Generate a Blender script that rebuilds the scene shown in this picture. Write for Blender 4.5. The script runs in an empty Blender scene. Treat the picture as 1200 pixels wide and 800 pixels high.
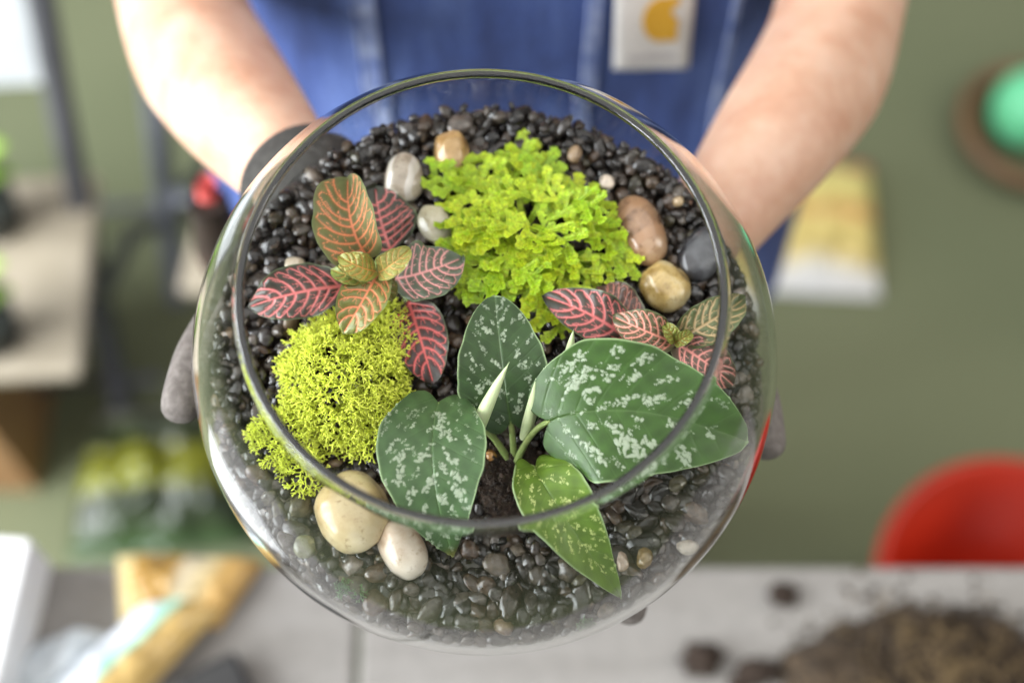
import bpy, bmesh, math, random
import numpy as np
from mathutils import Vector, Matrix, noise as mnoise

random.seed(7); rng = np.random.default_rng(7)
R_ = math.radians
sc = bpy.context.scene
COL = sc.collection

# ------------------------------------------------------------------ camera, world, lamps, exposure
PITCH = 62.0
C = np.array([0.0, 0.0, 1.98])
cp, sp = math.cos(R_(PITCH)), math.sin(R_(PITCH))
AX = np.array([0, cp, -sp]); UP = np.array([0, sp, cp]); RT = np.array([1.0, 0, 0])
FPX = 1200 * 50 / 36
cam_d = bpy.data.cameras.new('camera'); cam = bpy.data.objects.new('camera', cam_d); COL.objects.link(cam)
cam.location = C; cam.rotation_euler = (R_(90 - PITCH), 0, 0)
cam_d.lens = 50; cam_d.sensor_width = 36; cam_d.clip_start = 0.02; cam_d.clip_end = 200
cam_d.dof.use_dof = True; cam_d.dof.focus_distance = 0.59; cam_d.dof.aperture_fstop = 3.0
sc.camera = cam

w = bpy.data.worlds.new('World'); sc.world = w; w.use_nodes = True
bg = w.node_tree.nodes['Background']; bg.inputs[0].default_value = (0.93, 0.96, 1.0, 1); bg.inputs[1].default_value = 0.19

def area_lamp(name, loc, target, sx, sy, power, col):
    l = bpy.data.lights.new(name, 'AREA'); l.shape = 'RECTANGLE'; l.size = sx; l.size_y = sy; l.energy = power; l.color = col
    o = bpy.data.objects.new(name, l); COL.objects.link(o); o.location = loc
    o.rotation_euler = (Vector(target) - Vector(loc)).to_track_quat('-Z', 'Y').to_euler()
    return o
# daylight through a bank of three window panes on the left, a smaller window on the right, soft ceiling light
for k in range(3):
    area_lamp('window_light', (-2.6, -1.35 + k * 1.0, 2.25), (-0.2, -1.35 + k * 1.0 + 0.25, 1.35), 0.80, 2.3, 92, (0.92, 0.96, 1.0))
area_lamp('far_window_light', (2.6, 0.2, 2.9), (0, 0.35, 1.3), 0.8, 1.5, 24, (1.0, 0.95, 0.88))
area_lamp('near_fill_light', (0.5, -2.4, 2.9), (0.0, 0.3, 1.3), 2.2, 1.5, 14, (0.95, 0.97, 1.0))  # added fill from the camera side, puts highlights on the front lip
area_lamp('ceiling_light', (0.0, 0.5, 3.4), (0.0, 0.5, 1.0), 4.4, 3.2, 62, (1.0, 0.98, 0.95))

vs = sc.view_settings
sc.display_settings.display_device = 'sRGB'
vs.view_transform = 'Standard'; vs.look = 'None'; vs.exposure = 0.28; vs.gamma = 1.0; vs.use_curve_mapping = False
cy = sc.cycles
sc.render.engine = 'CYCLES'
cy.max_bounces = 14; cy.transmission_bounces = 12; cy.glossy_bounces = 5; cy.diffuse_bounces = 4; cy.transparent_max_bounces = 16
cy.caustics_refractive = True; cy.caustics_reflective = False; cy.blur_glossy = 0.3
cy.sample_clamp_indirect = 6.0
cy.use_denoising = True
try: cy.denoiser = 'OPENIMAGEDENOISE'
except Exception: pass

# ------------------------------------------------------------------ picture-ray helpers (photo pixels, 1200 x 800)
def camv(px, py): return np.array([(px - 600) / FPX, (400 - py) / FPX, 1.0])
def c2w(v): return C + v[0] * RT + v[1] * UP + v[2] * AX
def CP(px, py, d): return c2w(camv(px, py) * d)
def ZP(px, py, z):
    v = camv(px, py); d = v[0] * RT + v[1] * UP + v[2] * AX
    return C + d * ((z - C[2]) / d[2])

# bowl frame: X right, Y away in the rim plane, Z out of the opening
RO, RI, RIMH = 0.1276, 0.1249, 0.0885
TH = R_(20)
_dist = RO / math.sin(math.atan(343 / FPX))
_o = camv(569, 424); _o = _o / np.linalg.norm(_o) * _dist
BO = c2w(_o)
BX = RT.copy(); BY = math.cos(TH) * UP + math.sin(TH) * AX; BN = math.sin(TH) * UP - math.cos(TH) * AX
MB = Matrix(((BX[0], BY[0], BN[0], BO[0]), (BX[1], BY[1], BN[1], BO[1]), (BX[2], BY[2], BN[2], BO[2]), (0, 0, 0, 1)))
def BP(px, py, h):
    v = camv(px, py); d = v[0] * RT + v[1] * UP + v[2] * AX
    t = (h - np.dot(BN, C - BO)) / np.dot(BN, d)
    p = C + d * t - BO
    return np.array([np.dot(p, BX), np.dot(p, BY), np.dot(p, BN)])
def HG(y, x=0.0): return 0.004 + 0.012 * (y / 0.115)      # gravel surface height in the bowl
def BG(px, py, lift=0.0):
    h = 0.0
    for _ in range(4):
        p = BP(px, py, h + lift); h = HG(p[1])
    return p

# ------------------------------------------------------------------ object helpers
def tag(o, label=None, cat=None, group=None, kind=None):
    if label: o['label'] = label
    if cat: o['category'] = cat
    if group: o['group'] = group
    if kind: o['kind'] = kind
    return o
def empty(name, mat, label=None, cat=None, group=None):
    o = bpy.data.objects.new(name, None); COL.objects.link(o); o.empty_display_size = 0.02
    o.matrix_world = mat; return tag(o, label, cat, group)
def T(p): return Matrix.Translation(Vector(p))
def mesh_data(name, v, f, mats, smooth=True, col=None, uv=None, mi=None):
    me = bpy.data.meshes.new(name)
    v = np.asarray(v, dtype=np.float32)
    if isinstance(f, np.ndarray) and f.ndim == 2:
        n, k = f.shape
        me.vertices.add(len(v)); me.vertices.foreach_set('co', v.ravel())
        me.loops.add(n * k); me.loops.foreach_set('vertex_index', f.astype(np.int32).ravel())
        me.polygons.add(n); me.polygons.foreach_set('loop_start', (np.arange(n) * k).astype(np.int32))
        me.update(calc_edges=True)
    else:
        me.from_pydata([tuple(map(float, q)) for q in v], [], [tuple(int(i) for i in q) for q in f]); me.update()
    for m in (mats if isinstance(mats, (list, tuple)) else [mats]): me.materials.append(m)
    me.polygons.foreach_set('use_smooth', np.full(len(me.polygons), smooth))
    if mi is not None: me.polygons.foreach_set('material_index', np.asarray(mi, dtype=np.int32))
    if col is not None:
        a = me.color_attributes.new('Col', 'FLOAT_COLOR', 'POINT')
        c = np.ones((len(v), 4), dtype=np.float32); c[:, :np.asarray(col).shape[1]] = col
        a.data.foreach_set('color', c.ravel())
    if uv is not None:
        l = me.uv_layers.new(name='UVMap'); idx = np.empty(len(me.loops), dtype=np.int32)
        me.loops.foreach_get('vertex_index', idx)
        l.data.foreach_set('uv', np.asarray(uv, dtype=np.float32)[idx].ravel())
    me.update(); return me
def link(name, me, parent=None, mat=None):
    o = bpy.data.objects.new(name, me); COL.objects.link(o)
    if parent is not None: o.parent = parent
    if mat is not None:
        if parent is None: o.matrix_world = mat
        else: o.matrix_local = mat
    return o
def mk(name, v, f, mats, parent=None, mat=None, **kw):
    return link(name, mesh_data(name, v, f, mats, **kw), parent, mat)
def grid_faces(nu, nv, wrap_u=False, wrap_v=False):
    i = np.arange(nu if wrap_u else nu - 1)[:, None]; j = np.arange(nv if wrap_v else nv - 1)[None, :]
    i2, j2 = (i + 1) % nu, (j + 1) % nv
    return np.stack([i * nv + j, i2 * nv + j, i2 * nv + j2, i * nv + j2], -1).reshape(-1, 4)
def join(parts):
    vs_, fs_, n = [], [], 0
    for v, f in parts:
        vs_.append(np.asarray(v, float)); fs_.append(np.asarray(f) + n); n += len(v)
    return np.concatenate(vs_), np.concatenate(fs_)
def box(c, s, rot=None):
    v = np.array([[x, y, z] for x in (-1, 1) for y in (-1, 1) for z in (-1, 1)], float) * np.array(s) / 2
    if rot is not None: v = v @ np.array(rot).T
    f = np.array([[0, 1, 3, 2], [4, 6, 7, 5], [0, 4, 5, 1], [2, 3, 7, 6], [0, 2, 6, 4], [1, 5, 7, 3]])
    return v + np.array(c), f
def bevel(o, wd=0.003, seg=2):
    m = o.modifiers.new('bevel', 'BEVEL'); m.width = wd; m.segments = seg; m.limit_method = 'ANGLE'; return o
def tube(pts, rad, seg=10, caps=True):
    pts = np.asarray(pts, float); n = len(pts); rad = np.broadcast_to(np.asarray(rad, float), (n,))
    t = np.gradient(pts, axis=0); t /= np.linalg.norm(t, axis=1)[:, None] + 1e-12
    ref = np.array([0.31, 0.17, 0.93]); ref = ref if abs(np.dot(ref, t[0])) < 0.92 else np.array([1.0, 0.1, 0.05])
    a = np.arange(seg) / seg * 2 * np.pi; rings = []
    u = np.cross(t[0], ref); u /= np.linalg.norm(u)
    for i in range(n):
        u = u - np.dot(u, t[i]) * t[i]; u /= np.linalg.norm(u) + 1e-12; q = np.cross(t[i], u)
        rings.append(pts[i] + rad[i] * (np.cos(a)[:, None] * u + np.sin(a)[:, None] * q))
    v = np.concatenate(rings); f = grid_faces(n, seg, wrap_v=True)
    if caps:
        k = len(v); v = np.concatenate([v, pts[:1] - t[:1] * rad[0] * 0.4, pts[-1:] + t[-1:] * rad[-1] * 0.4])
        j = np.arange(seg); j2 = (j + 1) % seg
        f = np.concatenate([f, np.stack([j, j2, np.full(seg, k), np.full(seg, k)], -1)[:, [1, 0, 2, 3]],
                            np.stack([(n - 1) * seg + j, (n - 1) * seg + j2, np.full(seg, k + 1), np.full(seg, k + 1)], -1)])
        f = [list(dict.fromkeys(map(int, q))) for q in f]
        return v, f
    return v, f
def tube_obj(name, pts, rad, mat, parent=None, seg=10, **kw):
    v, f = tube(pts, rad, seg); return mk(name, v, f, mat, parent, **kw)
def bez(p, n):
    p = [np.asarray(q, float) for q in p]; t = np.linspace(0, 1, n)[:, None]
    if len(p) == 2: return p[0] * (1 - t) + p[1] * t
    if len(p) == 3: return p[0] * (1 - t) ** 2 + 2 * p[1] * t * (1 - t) + p[2] * t * t
    return p[0] * (1 - t) ** 3 + 3 * p[1] * t * (1 - t) ** 2 + 3 * p[2] * t * t * (1 - t) + p[3] * t ** 3
def thru(p0, p1, p2, n):                                     # quadratic through the middle point
    p0, p1, p2 = map(np.asarray, (p0, p1, p2)); return bez((p0, 2 * p1 - (p0 + p2) / 2, p2), n)
def smooth(a, b, x): t = np.clip((x - a) / (b - a), 0, 1); return t * t * (3 - 2 * t)
def fbm(p, octv=3): return sum(mnoise.noise(Vector(p) * (2 ** k)) / 2 ** k for k in range(octv))
def ico(sub):
    bm = bmesh.new(); bmesh.ops.create_icosphere(bm, subdivisions=sub, radius=1)
    v = np.array([q.co[:] for q in bm.verts]); f = np.array([[x.index for x in p.verts] for p in bm.faces]); bm.free(); return v, f
def rot_rand(tilt=0.5):
    return np.array((Matrix.Rotation(random.gauss(0, tilt), 3, 'X') @ Matrix.Rotation(random.gauss(0, tilt), 3, 'Y') @ Matrix.Rotation(random.uniform(0, 6.28), 3, 'Z')))

# ------------------------------------------------------------------ materials
def mat(name, color=(0.5, 0.5, 0.5), rough=0.6, **kw):
    m = bpy.data.materials.new(name); m.use_nodes = True
    b = m.node_tree.nodes['Principled BSDF']
    b.inputs['Base Color'].default_value = (*color, 1); b.inputs['Roughness'].default_value = rough
    for k, v in kw.items(): b.inputs[k.replace('_', ' ')].default_value = v
    return m
def N(m, t, **props):
    n = m.node_tree.nodes.new(t)
    for k, v in props.items(): setattr(n, k, v)
    return n
def L(m, a, b): m.node_tree.links.new(a, b)
def bsdf(m): return m.node_tree.nodes['Principled BSDF']
def noise_tex(m, scale, detail=4, rough=0.55, coord='Object', vec=None, stretch=None):
    n = N(m, 'ShaderNodeTexNoise'); n.inputs['Scale'].default_value = scale; n.inputs['Detail'].default_value = detail; n.inputs['Roughness'].default_value = rough
    if vec is None: vec = N(m, 'ShaderNodeTexCoord').outputs[coord]
    if stretch:
        mp = N(m, 'ShaderNodeMapping'); mp.inputs['Scale'].default_value = stretch; L(m, vec, mp.inputs[0]); vec = mp.outputs[0]
    L(m, vec, n.inputs['Vector']); return n.outputs['Fac']
def ramp(m, fac, stops):
    r = N(m, 'ShaderNodeValToRGB'); e = r.color_ramp.elements
    while len(e) < len(stops): e.new(0.5)
    for q, (p, c) in zip(e, stops): q.position = p; q.color = (*c, 1)
    L(m, fac, r.inputs[0]); return r.outputs[0]
def bump(m, fac, strength=0.3, dist=0.001):
    n = N(m, 'ShaderNodeBump'); n.inputs['Strength'].default_value = strength; n.inputs['Distance'].default_value = dist
    L(m, fac, n.inputs['Height']); L(m, n.outputs[0], bsdf(m).inputs['Normal'])
def noisy(name, c1, c2, scale, rough=0.7, bmp=0.2, bd=0.001, stretch=None, detail=5, lo=0.35, hi=0.65, **kw):
    m = mat(name, c1, rough, **kw); f = noise_tex(m, scale, detail, stretch=stretch)
    L(m, ramp(m, f, [(lo, c1), (hi, c2)]), bsdf(m).inputs['Base Color'])
    if bmp: bump(m, f, bmp, bd)
    return m
def attr_mat(name, rough, var=0.12, vscale=300, bmp=0.15, bd=0.0004, **kw):
    m = mat(name, (1, 1, 1), rough, **kw)
    a = N(m, 'ShaderNodeVertexColor', layer_name='Col')
    f = noise_tex(m, vscale, 3)
    mx = N(m, 'ShaderNodeMix', data_type='RGBA', blend_type='MULTIPLY'); mx.inputs['Factor'].default_value = 1
    L(m, a.outputs[0], mx.inputs['A']); L(m, ramp(m, f, [(0.25, (1 - var,) * 3), (0.75, (1 + var * 0.4,) * 3)]), mx.inputs['B'])
    L(m, mx.outputs['Result'], bsdf(m).inputs['Base Color'])
    if bmp: bump(m, f, bmp, bd)
    return m

glass_m = mat('clear_glass', (0.97, 0.99, 0.98), 0.0, Transmission_Weight=1.0, IOR=1.36)
lip_m = mat('ground_glass_edge', (0.98, 0.99, 0.99), 0.2, Transmission_Weight=1.0, IOR=1.47, Coat_Weight=0.5, Coat_Roughness=0.05)
gravel_m = attr_mat('polished_gravel', 0.2, 0.5, 420, 0.25, 0.0003, Specular_IOR_Level=0.5)
_gr = N(gravel_m, 'ShaderNodeMapRange'); _gr.inputs['From Min'].default_value = 0.3; _gr.inputs['From Max'].default_value = 0.7; _gr.inputs['To Min'].default_value = 0.07; _gr.inputs['To Max'].default_value = 0.36
L(gravel_m, noise_tex(gravel_m, 170, 2), _gr.inputs['Value']); L(gravel_m, _gr.outputs['Result'], bsdf(gravel_m).inputs['Roughness'])
soil_m = noisy('potting_soil', (0.012, 0.008, 0.005), (0.045, 0.026, 0.015), 420, 0.95, 0.9, 0.002)
fitt_m = attr_mat('nerve_leaf', 0.42, 0.12, 500, 0.2, 0.0004, Subsurface_Weight=0.0)
poth_m = attr_mat('satin_leaf', 0.38, 0.14, 260, 0.25, 0.0005, Specular_IOR_Level=0.3)
moss_m = attr_mat('reindeer_moss', 0.7, 0.2, 160, 0.0)
spike_m = attr_mat('spikemoss_leaf', 0.42, 0.1, 300, 0.0)
_oi = N(spike_m, 'ShaderNodeObjectInfo'); _hs = N(spike_m, 'ShaderNodeMix', data_type='RGBA', blend_type='MULTIPLY'); _hs.inputs['Factor'].default_value = 1
L(spike_m, bsdf(spike_m).inputs['Base Color'].links[0].from_socket, _hs.inputs['A']); L(spike_m, ramp(spike_m, _oi.outputs['Random'], [(0.0, (0.74, 0.84, 0.9)), (0.5, (1.0, 0.98, 1)), (1.0, (1.18, 1.06, 1.3))]), _hs.inputs['B']); L(spike_m, _hs.outputs['Result'], bsdf(spike_m).inputs['Base Color'])
stem_m = noisy('green_stem', (0.16, 0.22, 0.06), (0.25, 0.3, 0.1), 150, 0.5)
shoot_m = noisy('pale_shoot', (0.36, 0.47, 0.22), (0.55, 0.62, 0.36), 90, 0.35, stretch=(1, 1, 0.3))
def translucent(m, wgt):
    nt = m.node_tree; b = bsdf(m); out = nt.nodes['Material Output']
    t = N(m, 'ShaderNodeBsdfTranslucent'); mx = N(m, 'ShaderNodeMixShader'); mx.inputs[0].default_value = wgt
    src = b.inputs['Base Color'].links[0].from_socket; L(m, src, t.inputs[0])
    L(m, b.outputs[0], mx.inputs[1]); L(m, t.outputs[0], mx.inputs[2]); L(m, mx.outputs[0], out.inputs[0])
translucent(spike_m, 0.3); translucent(moss_m, 0.25); translucent(fitt_m, 0.12)

# ------------------------------------------------------------------ setting: floor and work table
FLOOR_N = 60
carpet_m = mat('green_carpet', (0.15, 0.18, 0.085), 0.95)
f1 = noise_tex(carpet_m, 1.1, 2); f2 = noise_tex(carpet_m, 330, 3)
mxc = N(carpet_m, 'ShaderNodeMix', data_type='RGBA', blend_type='MULTIPLY'); mxc.inputs['Factor'].default_value = 1
L(carpet_m, ramp(carpet_m, f1, [(0.25, (0.142, 0.165, 0.088)), (0.75, (0.215, 0.226, 0.126))]), mxc.inputs['A'])
L(carpet_m, ramp(carpet_m, f2, [(0.3, (0.75,) * 3), (0.7, (1.15,) * 3)]), mxc.inputs['B'])
L(carpet_m, mxc.outputs['Result'], bsdf(carpet_m).inputs['Base Color']); bump(carpet_m, f2, 0.6, 0.004)
fl = mk('floor', [(-12, -12, 0), (12, -12, 0), (12, 12, 0), (-12, 12, 0)], [(0, 1, 2, 3)], carpet_m, smooth=False)
tag(fl, 'flat olive green carpet under the chairs and the work table', kind='structure')

TZ = 0.9
TE = ZP(600, 663, TZ)[1]                                     # far edge of the table
table_m = mat('weathered_board', (0.5, 0.48, 0.45), 0.6)
g1 = noise_tex(table_m, 6, 5, stretch=(1, 4, 1)); g2 = noise_tex(table_m, 90, 4)
mxt = N(table_m, 'ShaderNodeMix', data_type='RGBA', blend_type='MULTIPLY'); mxt.inputs['Factor'].default_value = 1
L(table_m, ramp(table_m, g1, [(0.3, (0.20, 0.185, 0.165)), (0.7, (0.275, 0.26, 0.24))]), mxt.inputs['A'])
L(table_m, ramp(table_m, g2, [(0.3, (0.85,) * 3), (0.6, (1,) * 3)]), mxt.inputs['B'])
L(table_m, mxt.outputs['Result'], bsdf(table_m).inputs['Base Color']); bump(table_m, g2, 0.15, 0.001)
leg_m = noisy('table_leg_paint', (0.08, 0.08, 0.085), (0.12, 0.12, 0.12), 40, 0.5)
tb = empty('work_table', T((0, TE - 0.25, 0)), 'pale grey work table with soil and packaging on it', 'table')
bx = [(-0.93, -0.12), (-0.118, 0.93)]
for x0, x1 in bx:
    v, f = box(((x0 + x1) / 2, 0, TZ - 0.015), (x1 - x0 - 0.002, 0.50, 0.03)); bevel(mk('table_board', v, f, table_m, tb, smooth=False), 0.004)
for sx in (-0.86, 0.86):
    for sy in (-0.2, 0.2):
        v, f = box((sx, sy, (TZ - 0.031) / 2), (0.045, 0.045, TZ - 0.031)); bevel(mk('leg', v, f, leg_m, tb, smooth=False), 0.004)

# ------------------------------------------------------------------ glass bowl
def lathe(profile, seg, wrap=False):
    p = np.asarray(profile, float); a = np.arange(seg) / seg * 2 * np.pi
    v = np.stack([p[:, 0][:, None] * np.cos(a), p[:, 0][:, None] * np.sin(a), np.broadcast_to(p[:, 1][:, None], (len(p), seg))], -1).reshape(-1, 3)
    return v, grid_faces(len(p), seg, wrap_u=wrap, wrap_v=True)[:, ::-1]
def outer_profile():
    ph = np.linspace(-math.pi / 2 + 0.002, math.asin(0.0858 / RO), 70)
    return [(RO * math.cos(q), max(RO * math.sin(q) * (1.035 if q > 0 else 1), -0.1225)) for q in ph]
pr_o = outer_profile()
ph = np.linspace(math.asin(0.0858 / RO), -math.pi / 2 + 0.002, 70)
pr_i = [(RI * math.cos(q), max(RI * math.sin(q) * (1.035 if q > 0 else 1), -0.1175)) for q in ph]
ro, ri = pr_o[-1][0], pr_i[0][0]
mid = (ro + ri) / 2; hw = (ro - ri) / 2 + 0.0004
lip = []
for q in np.linspace(0, math.pi, 15):                        # fire-polished lip, a little thicker than the wall
    lip.append((mid + 0.0018 * math.copysign(abs(math.cos(q)) ** 0.7, math.cos(q)), 0.0895 + 0.0016 * math.sin(q) ** 0.7))
v, f = lathe(pr_o + lip + pr_i, 200, wrap=False)
ring_i = np.repeat(np.arange(len(v) // 200 - 1), 200); lip_i = (ring_i >= len(pr_o) - 1) & (ring_i < len(pr_o) + len(lip))
bowl = mk('glass_bowl', v, f, [glass_m, lip_m], None, MB, mi=lip_i.astype(int))
bm = bmesh.new(); bm.from_mesh(bowl.data)
for ring in (0, 1):                                          # close the two poles
    pass
be = [e for e in bm.edges if e.is_boundary]; bmesh.ops.holes_fill(bm, edges=be, sides=0)
bmesh.ops.recalc_face_normals(bm, faces=bm.faces); bm.to_mesh(bowl.data); bm.free()
bowl.data.polygons.foreach_set('use_smooth', np.full(len(bowl.data.polygons), True))
tag(bowl, 'round clear glass terrarium bowl held in two gloved hands, planted inside', 'bowl')

# ------------------------------------------------------------------ soil body and gravel
SOIL_C = BP(590, 560, 0.006)[:2]
def soil_top(x, y):
    d = math.hypot((x - SOIL_C[0]) * 0.9, y - SOIL_C[1])
    return HG(y) - 0.0075 + 0.0105 * float(smooth(0.028, 0.010, d)) + 0.0035 * fbm((x * 160, y * 160, 3.3), 4)
nr, na = 44, 120; sv = []
for i in range(nr):
    for j in range(na):
        a = j / na * 2 * math.pi; rr = (i / (nr - 1)) ** 0.9 * 0.1125
        x, y = rr * math.cos(a), rr * math.sin(a); sv.append((x, y, soil_top(x, y) if i < nr - 1 else HG(y) - 0.0095))
for i in range(1, 24):
    for j in range(na):
        a = j / na * 2 * math.pi; h0 = HG(0.1125 * math.sin(a)) - 0.0095
        h = h0 + (-0.105 - h0) * i / 23; rr = max(min(0.1125, math.sqrt(max(0.116 ** 2 - h * h, 1e-6))), 0.002)
        sv.append((rr * math.cos(a), rr * math.sin(a), h))
soil = mk('potting_soil', sv, grid_faces(nr + 23, na, wrap_v=True), soil_m, None, MB)
tag(soil, 'dark brown potting soil under the gravel in the glass bowl', kind='stuff')
# crumbs of soil round the stems
cv, cf = ico(2); parts = []
for k in range(420):
    a, rr = random.uniform(0, 6.28), abs(random.gauss(0, 0.012)); x, y = SOIL_C[0] + 0.004 + rr * math.cos(a), SOIL_C[1] + rr * math.sin(a) * 1.2
    s = random.uniform(0.0004, 0.0016); q = cv * (1 + 0.35 * rng.standard_normal((len(cv), 1)) * 0.6) * s * np.array([1, random.uniform(.5, 1), random.uniform(.5, 1)])
    parts.append((q @ rot_rand(1).T + (x, y, soil_top(x, y) + s * 0.5), cf))
v, f = join(parts); cr = mk('soil_crumbs', v, f, soil_m, None, MB, smooth=False); tag(cr, 'loose dark soil crumbs around the stems in the bowl', kind='stuff')

def pebble_shapes(n, sub):
    v0, f0 = ico(sub); out = []
    for k in range(n):
        s = Vector((k * 3.1, 1.7, 0.4))
        d = np.array([1 + 0.26 * mnoise.noise(Vector(q) * 0.9 + s) + 0.10 * mnoise.noise(Vector(q) * 2.3 + s) for q in v0])
        out.append(v0 * d[:, None])
    return out, f0
HI, HIF = pebble_shapes(14, 3); LO, LOF = pebble_shapes(8, 2)
PEB = [((0.024, 0.022, 0.021), 28), ((0.042, 0.038, 0.036), 26), ((0.070, 0.062, 0.056), 16), ((0.065, 0.045, 0.032), 14),
       ((0.11, 0.095, 0.078), 8), ((0.14, 0.125, 0.115), 5), ((0.075, 0.07, 0.045), 4), ((0.15, 0.11, 0.075), 2)]
PEBC = [p[0] for p in PEB]; PEBW = [p[1] for p in PEB]
pv, pf, pc, pn = [], [], [], 0
def add_pebble(p, nrm, size, hi):
    global pn
    sh, ff = (HI, HIF) if hi else (LO, LOF)
    q = random.choice(sh) * size * np.array([random.uniform(0.9, 1.45), random.uniform(0.75, 1.0), random.uniform(0.5, 0.78)])
    m = np.array(Vector((0, 0, 1)).rotation_difference(Vector(nrm)).to_matrix()) @ rot_rand(0.45)
    pv.append(q @ m.T + p); pf.append(ff + pn); pn += len(q)
    c = np.array(random.choices(PEBC, PEBW)[0]) * random.uniform(0.4, 1.2) * np.array([1.10, 1.0, 0.91])
    pc.append(np.broadcast_to(c, (len(q), 3)))
sp_ = 0.0053
for layer, (dz, hi) in enumerate(((0.0, True), (-0.0036, False))):
    ny = int(0.25 / (sp_ * 0.866)); nx = int(0.25 / sp_)
    for j in range(ny):
        for i in range(nx):
            x = -0.125 + (i + 0.5 * (j % 2) + 0.4 * layer) * sp_ + random.uniform(-.4, .4) * sp_
            y = -0.125 + (j + 0.5 * layer) * sp_ * 0.866 + random.uniform(-.4, .4) * sp_
            h = HG(y) + dz + random.gauss(0, 0.0011) + 0.0022 * mnoise.noise(Vector((x * 45, y * 45, 1)))
            s = 0.0029 * random.choice((0.6, 0.8, 0.95, 1.0, 1.1, 1.25, 1.6)) * (1.4 if y < -0.045 else 1.0)
            rmax = math.sqrt(RI ** 2 - h * h) - s * 1.35 - 0.0006
            if math.hypot(x, y) > rmax: continue
            d = math.hypot((x - SOIL_C[0] - 0.006) * 1.1, y - SOIL_C[1] + 0.004)
            if d < 0.019 and random.random() < 0.86: continue
            add_pebble((x, y, h), (0, 0, 1), s, hi)
for lay, dr in enumerate((0.0, 0.0045)):                     # stones pressed against the inside of the glass
    for kk in range(8):
        h = 0.005 - kk * 0.0056
        n = int(2 * math.pi * 0.12 / 0.0068)
        for i in range(n):
            a = (i + 0.5 * (kk % 2) + random.uniform(-.35, .35)) / n * 2 * math.pi
            hh = h + random.gauss(0, 0.0009); s = 0.0035 * random.choice((0.8, 0.9, 1, 1.1, 1.3))
            rr = RI - 0.001 - s * 0.72 - dr
            ph_ = hh / rr
            p = np.array([rr * math.cos(ph_) * math.cos(a), rr * math.cos(ph_) * math.sin(a), rr * math.sin(ph_)])
            if p[2] > HG(p[1]) + 0.001: continue
            add_pebble(p, tuple(p / np.linalg.norm(p)), s, lay == 0 and a > math.pi)
pv = np.concatenate(pv); pf = np.concatenate(pf)
# nothing may cut the glass: pull back whatever would
rad = np.linalg.norm(pv, axis=1); lim = RI - 0.0004; k = np.where(rad > lim, lim / np.maximum(rad, 1e-9), 1.0); pv *= k[:, None]
gravel = mk('gravel', pv, pf, gravel_m, None, MB, col=np.concatenate(pc))
tag(gravel, 'small polished black and dark grey gravel filling the glass bowl', kind='stuff')

# ------------------------------------------------------------------ decorative stones
SV, SF = ico(5)
def stone_mat(name, c1, c2, c3, scale, rough=0.22, band=None):
    m = mat(name, c1, rough, Specular_IOR_Level=0.5, Coat_Weight=0.4, Coat_Roughness=0.12)
    a = noise_tex(m, scale, 5, 0.6); b_ = noise_tex(m, scale * 9, 3)
    base = ramp(m, a, [(0.36, c1), (0.5, c2), (0.66, c3)])
    mx = N(m, 'ShaderNodeMix', data_type='RGBA', blend_type='MULTIPLY'); mx.inputs['Factor'].default_value = 1
    L(m, base, mx.inputs['A']); L(m, ramp(m, b_, [(0.28, (0.68, 0.62, 0.56)), (0.42, (1, 1, 1))]), mx.inputs['B']); res = mx.outputs['Result']
    if band:
        wv = N(m, 'ShaderNodeTexWave'); wv.inputs['Scale'].default_value = band[0]; wv.inputs['Distortion'].default_value = 3; wv.inputs['Detail'].default_value = 3
        mp = N(m, 'ShaderNodeMapping'); mp.inputs['Rotation'].default_value = (0.3, 0.2, band[2]); L(m, N(m, 'ShaderNodeTexCoord').outputs['Object'], mp.inputs[0]); L(m, mp.outputs[0], wv.inputs[0])
        m2 = N(m, 'ShaderNodeMix', data_type='RGBA'); m2.inputs['B'].default_value = (*band[1], 1)
        L(m, ramp(m, wv.outputs['Fac'], [(0.72, (0, 0, 0)), (0.9, (1, 1, 1))]), m2.inputs['Factor']); L(m, res, m2.inputs['A']); res = m2.outputs['Result']
    L(m, res, bsdf(m).inputs['Base Color']); return m
def stone(px, py, wpx, hpx, rot, m, label, flat=0.7, seed=0, name='stone', lift=0.5, rough=0.2, cat='stone'):
    p0 = BG(px, py, 0.0); mpp = np.linalg.norm(BP(px + 1, py, p0[2]) - BP(px, py, p0[2]))
    a, b = wpx * mpp / 2, hpx * mpp / 2 / 0.95; c = (a + b) / 2 * flat
    p = BG(px, py, c * lift + 0.001)
    s = Vector((seed * 5.3, seed * 1.1, 2.0))
    d = np.array([1 + rough * mnoise.noise(Vector(q) * 0.8 + s) + rough * 0.35 * mnoise.noise(Vector(q) * 1.9 + s) for q in SV])
    q = SV * d[:, None]; q = np.sign(q) * np.abs(q) ** 0.92
    q = q / np.abs(q).max(0) * np.array([a, b, c]); ca, sa = math.cos(rot), math.sin(rot)
    q = q @ np.array([[ca, -sa, 0], [sa, ca, 0], [0, 0, 1]]).T
    pw = p
    lim = RI - 0.001; w_ = q + pw; r_ = np.linalg.norm(w_, axis=1)
    over = (r_ - lim).max()
    if over > 0: pw = pw - np.array([*(pw[:2] / np.linalg.norm(pw[:2])), 0]) * (over * 1.15)
    o = mk(name, q, SF, m, None, MB @ T(pw)); tag(o, label, cat); return o
G = 'polished stones on the gravel'
stone(474, 208, 48, 60, 0.05, stone_mat('banded_stone', (0.20, 0.16, 0.12), (0.30, 0.25, 0.19), (0.42, 0.36, 0.28), 60, band=(30, (0.50, 0.46, 0.40), 0.1)), 'grey brown polished stone with a white band beside the red leaves', 0.75, 1)
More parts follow.
